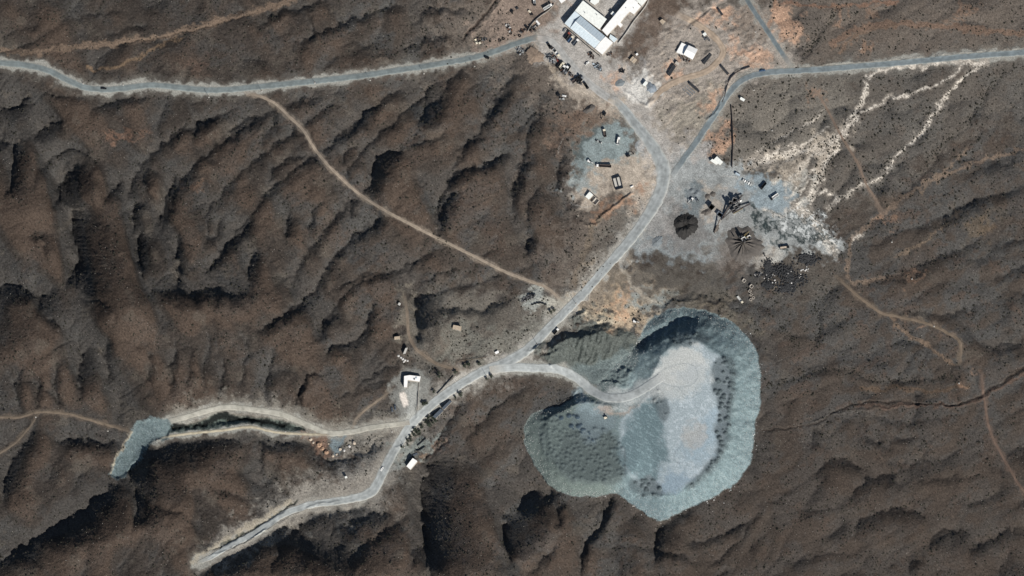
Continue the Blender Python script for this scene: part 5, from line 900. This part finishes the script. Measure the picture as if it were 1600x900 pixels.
def pile(name, label, p, rpx, h, mat, grooves=0, seed=0, group='gravel heaps of the plant', asp=1.0, deg=0.0, gd=0.22, cones=0):
    r_ = np.random.default_rng(seed); n, m = 96, 20; rad = rpx*PX; o = at(*p); vs = []; fs = []; ph = r_.uniform(0, 6.28, 6); am = r_.uniform(-.08, .08, 6); edge = np.convolve(np.tile(r_.normal(0, .11, n), 3), [.25,.5,.25], 'same')[n:2*n]; gv = np.convolve(np.tile(r_.normal(0, 1, n), 3), [.3,.5,.3], 'same')[n:2*n]
    cn = [(rad*.62*math.sqrt(r_.random())*math.cos(t_), rad*.62*math.sqrt(r_.random())*math.sin(t_), r_.uniform(.4,.6), r_.uniform(.7,1)) for t_ in r_.uniform(0, 6.28, max(cones, 1))]
    for j in range(m+1):
        q = j/m
        for i in range(n):
            a = 2*math.pi*i/n; rr_ = rad*(1+sum(am[k]*math.cos((k+1)*a+ph[k]) for k in range(6))+edge[i]*q)
            z = h*(1-q)**1.0*(1-(gd*(min(1, max(0, 0.5+0.35*math.cos(grooves*a+1.7*math.sin(a*3+ph[0])+ph[1])+0.45*gv[i]))) if grooves else 0)*math.sin(math.pi*min(1, q*1.2+.1)))+r_.normal(0, .05)*h*.3*math.sin(math.pi*q)
            if cones: xx, yy = rr_*q*math.cos(a), rr_*q*math.sin(a); z = max(h*cc[3]*(1-math.hypot(xx-cc[0], yy-cc[1])/(rad*cc[2])) for cc in cn)*(1-.12*abs(gv[i])); z = max(z, .35*h*(1-q))+r_.normal(0, .03)*h*(q < 1)
            x = rr_*q*math.cos(a); y = rr_*q*math.sin(a)*asp; c, s = math.cos(R(-deg)), math.sin(R(-deg)); x, y = x*c-y*s, x*s+y*c
            vs.append((x, y, z if j < m else -.6))
    for j in range(m): fs += [(j*n+i, (j+1)*n+i, (j+1)*n+(i+1) % n, j*n+(i+1) % n) for i in range(n)]
    ob = MB().add(vs, fs).build(name, mat, smooth=True); ob.location = o; return tag(ob, label, 'gravel heap', group)
pile('gravel_heap', 'large black grooved gravel heap left of the crushers', (1071,352.5), 20, 5.6, 'gdark', 0, 3, cones=14); pile('gravel_heap', 'star shaped brown gravel heap fanning out below the second crusher', (1161,380), 29, 5.6, 'gbrown', 14, 5, gd=.85); pile('gravel_heap', 'round blue grey gravel heap under the white cabbed loader', (1084,303), 12, 1.8, 'ggrey', 0, 7, cones=4); pile('gravel_heap', 'smooth blue gravel heap beside the white cabin', (1016.6,137.6), 8.5, 2.2, 'gblue', 0, 9); pile('gravel_heap', 'small flat grey gravel heap left on the pale pad', (968.4,130), 5.5, .9, 'ggrey', 0, 11, asp=1.6, deg=70); pile('gravel_heap', 'brownish gravel mound under the black hopper', (1104,331), 9, 1.6, 'gbrown', 4, 13, asp=.5, deg=-25); pile('gravel_heap', 'grey gravel ridge on the bluish apron below the black heap', (1026,378), 11, 1.6, 'ggrey', 4, 15, asp=.7, deg=-50); pile('gravel_heap', 'small tan gravel mound right of the loaders', (1113.6,303), 4.5, 1.3, 'gbrown', 0, 17); pile('gravel_heap', 'tan gravel mound left of the small one near the loaders', (1105.4,306.6), 4.5, 1.2, 'gbrown', 0, 18); pile('gravel_heap', 'flat gravel mound under the pale conveyor tip', (1119,357), 7, 1.1, 'gbrown', 3, 19, asp=.6, deg=-60)
pile('soil_heap', 'reddish soil heap between the two tracks below the highway', (836,88), 16, 2.2, 'soilp', 3, 21, 'soil heaps', .8, 40)
pile('soil_heap', 'long grey soil ridge between the sandy cutting and the quarry yard', (921,170), 11, 2.6, 'gbrown', 3, 22, 'soil heaps', .5, -40)
def scrap(label, p, rpx, n, mats, seed, asp=0.6, deg=0, name='scrap_heap'):
    rr = random.Random(seed); o = at(*p); t = thing(name, o, label, 'scrap heap', -R(deg), 'scrap heaps')
    for m in mats:
        b = MB()
        for i in range(n//len(mats)):
            a = rr.uniform(0, 6.28); q = rpx*PX*math.sqrt(rr.random()); b.box((q*math.cos(a), q*math.sin(a)*asp, rr.uniform(.2, 1.1)), (rr.uniform(.5,2.2), rr.uniform(.3,1.1), rr.uniform(.2,.9)), rr.uniform(0, 3.1), rr.uniform(-.5,.5))
        b.build('scrap_piece', m, t)['kind'] = 'stuff'
for lb, p, r_, n, m, sd, asp, dg in [('bluish grey scrap heap beside the highway where it enters the yard', (812.4,79.6), 8, 60, ('slate','grey','rock','black'), 1, .75, 20),('grey scrap heap beside the row of parked lorries', (861.4,91.6), 10, 70, ('slate','rock','grey','black'), 2, .55, 40),('pale scrap heap in the dirt left of the yard', (795.4,44), 8, 50, ('wrock','black','steel','rust'), 3, .4, 60),('scrap row by the two lorry wrecks', (838,41), 6, 36, ('wrock','black','steel'), 4, .4, -40),('dark scrap by the lone pickup under the hall corner', (923.6,86.4), 7, 36, ('rust','black','dark'), 5, .5, 50),
    ('dark scrap strip between the first parked lorries and the scrap heap',(866,88),5,30,('black','steel','rust'),21,.4,45),('dark scrap behind the middle of the parked lorries',(880,113),6,34,('black','rust','steel'),22,.4,40),('rusty scrap on the verge between the two lorry groups',(892,117),6,30,('rust','black','steel'),23,.35,40),('scrap on the verge behind the last pair of lorries',(905,129.5),5,26,('black','steel'),24,.4,35),('white and black scrap on the pale ground near the loader and white car',(878,155),4,16,('black','rock'),25,.5,10),('dark scrap at the foot of the left yard',(817,48),5,24,('black','steel','rust'),26,.6,-30),('dense dark scrap yard beside the dirt track end', (825,465.6), 13, 150, ('black','dark','steel'), 6, .33, -22),('dark machine scrap near the hall tip', (952,84.6), 5, 26, ('black','rust','steel'), 8, .5, -15),('blue grey machine parts with a dark pole beside the yard road', (934,104.4), 9, 60, ('slate','black','steel','white_grey'), 9, .55, 40),('black machine parts on the orange and grey soil below the hall', (971.6,110.6), 5, 34, ('black','dark'), 10, .7, -20),('scrap around the tiny cream hut with a mast', (1103,60), 7, 30, ('black','slate','steel'), 11, .35, 35),('rusty scrap strewn under the white gabled shed', (1070,92), 10, 30, ('rust','black','steel'), 12, .35, 30),('dark debris at the corner of the concrete pens', (1184,430), 6, 30, ('black','dark','steel'), 14, .8, 0),('black scrap on the verge left of the roadside lorries', (757,61), 5, 24, ('black','steel'), 15, .5, -20)]: scrap(lb, p, r_, n, m, sd, asp, dg)
RW = 'scrap lines on the scrap yard rim'
for k, (a, b) in enumerate([(832,476),(836,474.6),(840,473.6),(844,473),(848,474),(852,475.6)]):
    tag(MB().box((0,0,.5), (2.4,1.3,1.0), bev=.2).build('scrapped_axle', 'black'), 'black scrap lump in the curved row along the scrap yard rim', 'scrap lump', RW).location = at(a, b)
# tyres
for k, (a, b, lb) in enumerate([(798,52,'pale ringed tyre in the dirt left of the yard'),(781,63,'left one of two big tyres by the highway'),(786.5,60.6,'right one of two big tyres by the highway'),(812,56,'large worn ring at the highway edge left of the yard')]):
    b_ = MB(); n = 16; R0, r0 = 1.15, .42
    for i in range(n):
        for j in range(6): a1 = 2*math.pi*i/n; a2 = 2*math.pi*j/6; b_.v.append(((R0+r0*math.cos(a2))*math.cos(a1), (R0+r0*math.cos(a2))*math.sin(a1), r0+r0*math.sin(a2)))
    b_.f = [(i*6+j, ((i+1) % n)*6+j, ((i+1) % n)*6+(j+1) % 6, i*6+(j+1) % 6) for i in range(n) for j in range(6)]
    tag(b_.build('rubber_ring', 'tyre', smooth=True), lb, 'tyre', 'old tyres').location = at(a, b)
# ------------------------------------------------------------------ poles, walls, fences
PO = thing('utility_pole', at(409,141), 'x', 'pole'); MB().tube((0,0,-1), (0,0,9), .2, .13, 8).build('post', 'wood', PO); x_ = MB().beam((-1.1,0,8.3), (1.1,0,8.3), .16, .18).build('crossarm', 'wood', PO); [MB().tube((q,0,8.4), (q,0,8.75), .09, n=6).build('insulator', 'white_grey', x_) for q in (-.95,0,.95)]; MB().box((0,0,.15), (1.3,1.3,.5)).build('footing', 'conc', PO); note_kids(PO)
UP = 'utility poles'
for k, (a, b, dg, lb) in enumerate([(409,143,8,'utility pole where the dirt track leaves the highway'),(326.5,152,5,'utility pole below the highway left of the dirt track'),(492,130,10,'utility pole first right of the dirt track along the highway'),(578.5,125.6,10,'utility pole second right of the dirt track along the highway'),(662.6,115,12,'utility pole third right of the dirt track along the highway'),(741.6,104,15,'utility pole on sandy soil before the highway reaches the yard'),(192.6,133,0,'utility pole above the left bend of the highway'),(130,131,-20,'utility pole on the left curve of the highway'),(899.6,475,-40,'utility pole where the main road passes the sandy turnoff'),(839,538,-40,'utility pole beside the main road above the heap turnoff'),(760,588,-30,'utility pole at the wide fork of the main and heap roads'),(612.6,675,-20,'utility pole below the fork of the two quarry roads'),(632,699,-45,'utility pole beside the lower road near the trees'),(446,675,0,'utility pole on the bank between the two quarry roads'),(246,688,0,'utility pole on the rim of the gravel tongue'),(168.6,673.6,10,'utility pole beside the brown track left of the gravel tongue'),(56,652,0,'utility pole at the fork of the brown tracks on the far left'),
    (1345,76,0,'utility pole on a scraped ring above the eastern highway'),(1206.6,204,0,'utility pole on pale dust right of the junction'),(1425,436,0,'utility pole at the scraped end of the eastern track'),(1459.6,510,0,'utility pole beside the pale ridge track'),(1498.6,599,0,'utility pole on the scraped patch above the ditch'),(1393.6,378.4,0,'utility pole in the reddish valley on the right'),(1304,371,0,'utility pole at the tail of the white crust'),(1178,141,0,'utility pole just below the eastern highway curve'),(1180.6,50,0,'utility pole beside the top road')]):
    o = PO if k == 0 else copy_tree(PO); o.location = at(a, b); o.rotation_euler = (0,0,R(90-dg)); o['label'] = lb; o['group'] = UP
def wall_along(name, label, pts, h, th, mat, cat='wall', group=None):
    sp = spline(pts, 4); o = at(*sp[len(sp)//2]); W = [at(*p)-o for p in sp]; b = MB(); n = len(W)
    for i, p in enumerate(W):
        d = (W[min(i+1, n-1)]-W[max(i-1, 0)]); d.z = 0; d.normalize(); s = Vector((-d.y, d.x, 0))*th/2
        b.v += [tuple(p+s-Vector((0,0,.6))), tuple(p+s+Vector((0,0,h))), tuple(p-s+Vector((0,0,h))), tuple(p-s-Vector((0,0,.6)))]
    b.f = [(i*4+j, (i+1)*4+j, (i+1)*4+(j+1) % 4, i*4+(j+1) % 4) for i in range(n-1) for j in range(4)]+[(0,1,2,3), tuple((n-1)*4+q for q in (3,2,1,0))]
    ob = b.build(name, mat); ob.location = o; return tag(ob, label, cat, group)
wall_along('boundary_wall', 'long straight dark wall running down right of the junction', [(1142.6,165),(1144.4,190),(1145.4,225),(1144,262)], 2.4, .5, 'brownb')
wall_along('yard_wall', 'low dark wall along the left yard above the white container', [(824,50),(832,37),(845,25),(857,17),(866,7)], 2.0, .4, 'block'); wall_along('yard_wall', 'pale wall on the slope right of the large workshop', [(966,68),(978,52),(990,34),(1003,18),(1011,6),(1014,-6)], 1.8, .4, 'conc'); wall_along('curve_wall', 'dark kerb wall on the inner side of the eastern curve', [(1172,104.6),(1152,112.6),(1139,127),(1132.4,150),(1128,160)], 1.1, .5, 'brownb')
wall_along('hall_fence', 'dark fence line along the lower edge of the large workshop', [(884,44),(900,57),(920,74),(938,88.6)], 1.7, .3, 'dark', 'fence'); wall_along('parking_wall', 'low dark wall behind the parking bars beside the lower road', [(708.4,587.4),(700,597),(692,606),(683,615.4)], 1.4, .4, 'dark')
for k in range(6): wall_along('parking_bar', 'pale concrete bar, one of six in a row beside the lower road', [(702.4+k*1.75, 597.4-k*1.9),(706.2+k*1.75, 601-k*1.9)], .35, .35, 'conc', 'parking bar', 'pale parking bars')
wall_along('office_wall', 'low wall along the right side of the quarry office yard', [(655,599),(653.6,615),(652.6,640)], 1.2, .4, 'block'); wall_along('low_wall', 'pale low wall on the reddish ridge left of the junction', [(985,293),(989.6,290.6)], 1.6, .8, 'white'); wall_along('terrace_wall', 'upper dark terrace wall by the roadside trees', [(652.4,696.6),(659,691),(665.6,685)], 1.6, .6, 'dark', 'wall', 'dark terrace walls'); wall_along('terrace_wall', 'middle dark terrace wall by the roadside trees', [(650.6,704.6),(656,703.4),(664,698)], 1.4, .6, 'dark', 'wall', 'dark terrace walls'); wall_along('terrace_wall', 'lowest dark terrace wall next to the white shed', [(645.4,712),(649,710),(652.4,708.6)], 1.5, 1.6, 'slate', 'wall', 'dark terrace walls')
def fence(label, pts, np_, h=1.6):
    sp = spline(pts, 2); o = at(*sp[0]); t = thing('post_fence', o, label, 'fence'); ii = [int(round(k*(len(sp)-1)/(np_-1))) for k in range(np_)]; W = [at(*sp[i])-o for i in ii]
    for p in W: MB().tube(p-Vector((0,0,.5)), p+Vector((0,0,h)), .14, n=6).build('post', 'wood', t)
    for z in (.5, 1.1, 1.5):
        b = MB(); [b.beam(p+Vector((0,0,z)), q+Vector((0,0,z)), .07, .12) for p, q in zip(W, W[1:])]; b.build('rail', 'wood', t)
fence('wooden post fence beside the main road left of the kiosk', [(712.6,566),(722,563.4),(735,562),(750,560),(763,557)], 15, 2.2); fence('thin fence along the verge right of the lower road', [(722,610),(730,605.4),(738,602.6)], 7, 1.6)
# ------------------------------------------------------------------ boulders and rubble
def boulder(label, p, rm, mat, group, seed, sq=.75):
    o = MB().rock((0,0,rm*.35), rm, sq, random.Random(seed), (8, 6)).build('boulder', mat); o.location = at(*p); return tag(o, label, 'boulder', group)
QB = 'boulders at the orange cutting'
for k, (a, b, r_, m, lb) in enumerate([(485.6,686.6,2.2,'trock','pale tan boulder at the upper left of the orange cutting'),(489.6,691.6,1.8,'trock','small pale boulder just below the upper left one'),(510,706.6,3.4,'orock','largest orange boulder at the bottom of the cutting'),(499,695,3.6,'orock','deep orange boulder mass in the middle of the cutting'),(503.6,700.6,2.6,'orock','orange boulder between the two biggest ones'),(531.4,702,2.2,'trock','pale block right of the blue gravel strip'),(520.4,712.4,1.9,'trock','pale boulder at the lowest point of the cutting'),(526,710,1.5,'trock','small pale boulder right of the lowest one'),(546,697.4,1.9,'wrock','white boulder furthest right but one of the cutting'),(538,704,1.7,'wrock','small white boulder below the pale block'),(553.4,692.4,2.3,'trock','tan boulder at the right end of the cutting'),(513.6,693.4,1.1,'trock','little boulder beside the blue gravel strip')]): boulder(lb, (a, b), r_*.85, m, QB, k)
rb = random.Random(5)
hp_ = spline(HEAP_O, 3, True); nb = 0; cen = np.array([1060, 660])
while nb < 80:
    q = hp_[rb.randrange(len(hp_))]
    if q[0] < 985 and rb.random() < .75: continue
    if math.sin(q[0]*.11+q[1]*.07)+.5*math.sin(q[1]*.19) < rb.uniform(-.6, 1): continue
    if q[1] < 520 and q[0] < 1100: continue
    d = (q-cen)/np.hypot(*(q-cen)); s = abs(rb.gauss(0, 7))-3.5; p = q+d*s+np.array([rb.gauss(0,1), rb.gauss(0,1)])
    boulder('pale grey boulder rolled to the foot of the grey spoil heap', tuple(p), rb.choice([.3,.4,.45,.5,.75]), 'wrock' if rb.random() < .25 else 'rock', 'boulders at the foot of the spoil heap', nb+50); nb += 1
for k, (a, b, r_) in enumerate([(623,556,1.4),(626.6,558.6,1.2),(629.4,561,1.5),(633,563,1.4),(637,564,1.2),(631,565.4,1.0)]): boulder('cream rock in the bright little pile below the narrow grey hut', (a, b), r_, 'wrock', 'cream rocks below the hut', 300+k)
st = MB(); rs = random.Random(31)
for i in range(2600):
    c0, sx_, sy_ = rs.choice([((1222,424),22,12),((1200,420),8,14),((1236,438),24,10),((1228,451),12,6),((1262,405),14,8),((1200,446),8,5)]); x = rs.gauss(c0[0], sx_*.5); y = rs.gauss(c0[1], sy_*.5)
    if 1205 < x < 1225 and 430 < y < 446 and rs.random() < .7: continue
    r_ = rs.choice([.4,.5,.7,.9,1.3]); p = at(x, y); st.rock((p.x, p.y, p.z+r_*.3), r_, .9, rs, (5, 3))
tag(st.build('dark_rubble', 'drock'), 'field of black rubble dumped below the crushing yard', 'rubble', kind='stuff')
for i in range(46):
    c0 = rs.choice([(1203,430),(1206,440),(1215,444),(1232,428),(1250,432),(1236,446),(1258,424)]); boulder('pale boulder among the black rubble below the crushing yard', (rs.gauss(c0[0], 4), rs.gauss(c0[1], 3)), rs.choice([.5,.7,1.0]), 'wrock', 'pale boulders in the black rubble', 400+i)
st = MB()
for i in range(2600):
    q = hp_[rs.randrange(len(hp_))]; d = (cen-q)/np.hypot(*(cen-q)); p = q+d*abs(rs.gauss(0, 12))+np.array([rs.gauss(0,2), rs.gauss(0,2)])
    if samp(hI, *p) > 0 or samp(hO, *p) < -4: continue
    w_ = at(*p); r_ = rs.choice([.18,.22,.3,.4]); st.rock((w_.x, w_.y, w_.z+r_*.3), r_, .8, rs, (5, 3))
tag(st.build('loose_stones', 'rock'), 'loose grey stones strewn on the faces of the spoil heap', 'stones', kind='stuff')
# ------------------------------------------------------------------ trees and shrubs
def tree(label, p, rm, h, seed, group):
    rr = random.Random(seed); t = thing('roadside_tree', at(*p), label, 'tree', rr.uniform(0, 6), group); b = MB().tube((0,0,-.5), (0,0,h*.5), .2, .12, 7)
    for k in range(4): a = rr.uniform(0, 6.28); b.tube((0,0,h*.4), (rm*.6*math.cos(a), rm*.6*math.sin(a), h*.75), .1, .04, 5)
    b.build('trunk', 'bark', t); c = MB()
    for k in range(9): a = rr.uniform(0, 6.28); q = rm*.65*math.sqrt(rr.random()); c.leafclump((q*math.cos(a), q*math.sin(a), h*rr.uniform(.5,.85)), rm*rr.uniform(.3,.5), 46, rr, .22)
    c.build('crown', 'leaf', t)
TR = [(668.8,653,2.6),(665.4,659,2.2),(671.8,664,3.2),(660,666.6,2.8),(652.4,673.6,3.2),(648,671.8,2.4),(641.8,683,1.8),(637,688.4,2.0),(642.6,688.2,1.8),(647.4,681.4,1.8),(655,678,2.0),(677.4,652.4,2.6),(680.6,657.6,2.0),(685.8,583,1.9),(685.8,588.6,1.9),(662.4,631,2.6),(667.4,630,2.0),(712,583,2.4),(678,612,2.0),(719.6,616,2.6),(711.6,621.6,1.8),(726.4,572.4,2.4),(732,571,2.8),(749,569.4,2.2),(637.6,696,1.6),(628.6,699,1.8),(768,589,2.2),(760.6,592.6,1.6),(860.4,487.4,2.2),(866,485.6,1.8),(676,660,1.7),(645.4,677.4,1.6)]
for k, (a, b, r_) in enumerate(TR):
    near = 'among the trees along the right verge of the lower road' if (a < 684 and b > 648) else ('by the fence and main road' if a > 705 and b < 600 else ('left of the lower road near the quarry office' if a < 700 else 'beside the main road'))
    tree('dark green round crowned tree '+near, (a, b), r_*1.1, 3.2+r_*.5, 900+k, 'trees '+near)
flatg = np.maximum(flat, sm(hO, -3, 0)); comp_scrub = sm(psd([(1015,90),(1050,20),(1160,10),(1225,60),(1150,130),(1110,190),(1060,220),(1030,170)], 2, 40), -5, 5); flatg = flatg*(1-.55*comp_scrub)
flatg = np.maximum(flatg, sm(psd([(845,560),(880,525),(943,508),(992,520),(1000,560),(960,612),(915,600),(870,570)], 1, 40), -3, 3)); flatg = np.maximum(flatg, sm(main_d, 3, 0)); flatg = np.maximum(flatg, sm(trk_d, 1.5, 0)); flatg = np.maximum(flatg, sm(tg, -2, 1))
def scrub_ok(x, y):
    if not (-60 < x < 1660 and -50 < y < 950): return False
    f = float(samp(flatg, x, y)); return f < .3 or (f < 0.75 and rs.random() < .12 and samp(main_d, x, y) > 3)
dens = np.clip(0.7+0.5*nB+0.35*nA+0.9*np.clip(gully, 0, 1.2), 0.15, 1.8)*(1-0.25*sm(GX, 350, 100))
def scrub_mesh(b, c, r_, rr):
    n = 5; vs = []
    for j, (q, z) in enumerate(((1.0, 0.0), (0.95, .45), (.45, .95))):
        for i in range(n): a = 2*math.pi*(i+.5*j)/n+rr.uniform(-.3,.3); k = r_*q*rr.uniform(.7,1.2); vs.append((c[0]+k*math.cos(a), c[1]+k*math.sin(a), c[2]-.1+r_*z*rr.uniform(.7,1.1)))
    fs = [(j*n+i, j*n+(i+1) % n, (j+1)*n+(i+1) % n, (j+1)*n+i) for j in range(2) for i in range(n)]+[tuple(2*n+i for i in range(n))]
    b.add(vs, fs)
protos = []
for k in range(6):
    b = MB(); rr = random.Random(70+k); scrub_mesh(b, (0,0,0), .8, rr); b.leafclump((0,0,.5), .85, 26, rr, .3); protos.append(b)
PM = [b.build('desert_shrub', 'scrub') for b in protos]
big = 0; first = [True]*6
def shrub_label(x, y):
    if x > 1150 and 110 < y < 330: return 'dark shrub on the grey plain and pale washes right of the junction', 'shrubs on the pale washes'
    if x > 1150 and y >= 330: return 'dark shrub on the brown hills at the right', 'shrubs on the right hills'
    if y < 130: return 'dark shrub on the stony ground above the highway', 'shrubs above the highway'
    if x < 640: return 'dark shrub on the brown ridges at the left', 'shrubs on the left ridges'
    return 'dark shrub on the slopes between the dirt track and the main road', 'shrubs on the middle slopes'
while big < 280:
    x = rs.uniform(0, 1600); y = rs.uniform(0, 900)
    if big < 90: x = rs.uniform(1130, 1560); y = rs.uniform(105, 330)
    if not scrub_ok(x, y) or rs.random() > samp(dens, x, y)/1.4: continue
    k = rs.randrange(6); o = PM[k] if first[k] else PM[k].copy()
    if not first[k]: COL.objects.link(o)
    first[k] = False; o.location = at(x, y); s = rs.uniform(1.1, 1.65); o.scale = (s, s, s*.8); o.rotation_euler = (0,0,rs.uniform(0,6)); tag(o, *[shrub_label(x, y)[0], 'shrub', shrub_label(x, y)[1]]); big += 1
b = MB(); n = 0; N_ = 24000; xs = []; ys = []
while n < N_:
    x = rs.uniform(-60, 1660); y = rs.uniform(-50, 950)
    if rs.random() > samp(dens, x, y)/1.5 or not scrub_ok(x, y): continue
    xs.append(x); ys.append(y); n += 1
ln_ = lambda pts: spline(pts, 2.0)
for pts, m, sd in [([(1312,8),(1286,50),(1266,76),(1246,106)],130,3),([(1585,100),(1552,130),(1530,165),(1508,196),(1468,228),(1440,270)],190,3.5),([(1200,602),(1240,592),(1290,578),(1330,582),(1370,594),(1440,592),(1500,588)],260,3.5),([(1280,540),(1276,528),(1280,500),(1270,478)],70,4),([(1250,545),(1235,525),(1215,510)],60,4),([(1320,206),(1292,226),(1252,236),(1212,246)],90,6),([(1312,210),(1300,238),(1286,264),(1272,290)],70,5),([(1542,96),(1491,136),(1452,190),(1402,240),(1336,296),(1300,322)],160,3.5),([(1292,165),(1262,192),(1222,213),(1182,236)],80,3),([(1240,110),(1225,150),(1205,190)],60,3),([(1490,395),(1420,420),(1368,438)],90,6),([(1600,330),(1500,345),(1460,356)],90,5),([(1352,130),(1330,200),(1300,250),(1265,300)],70,4),([(945,410),(905,440),(960,330)],70,8),([(700,415),(690,350),(700,300)],120,12),([(600,60),(700,70),(780,50)],100,12)]:
    sp = ln_(pts)
    for i in range(m): q = sp[rs.randrange(len(sp))]; xs.append(q[0]+rs.gauss(0, sd)); ys.append(q[1]+rs.gauss(0, sd))
xs = np.array(xs); ys = np.array(ys); zz = samp(H, xs, ys); WP = P(xs, ys, zz)
for i in range(len(xs)): scrub_mesh(b, WP[i], rs.choice([.36,.42,.5,.55,.65,.8,.95]), rs)
tag(b.build('desert_scrub', 'scrub'), 'small dark scrub scattered all over the stony desert hills', 'scrub', kind='stuff')
st = MB(); xs = []; ys = []
for i in range(5200): xs.append(rs.uniform(-60, 1660)); ys.append(rs.uniform(-50, 950))
xs = np.array(xs); ys = np.array(ys); WP = P(xs, ys, samp(H, xs, ys))
for i in range(len(xs)):
    if samp(flatg, xs[i], ys[i]) < .4: r_ = rs.choice([.2,.25,.3,.4]); st.rock((WP[i][0], WP[i][1], WP[i][2]+r_*.3), r_, .8, rs, (5, 3))
tag(st.build('desert_stones', 'block'), 'pale stones scattered over the desert hills', 'stones', kind='stuff')
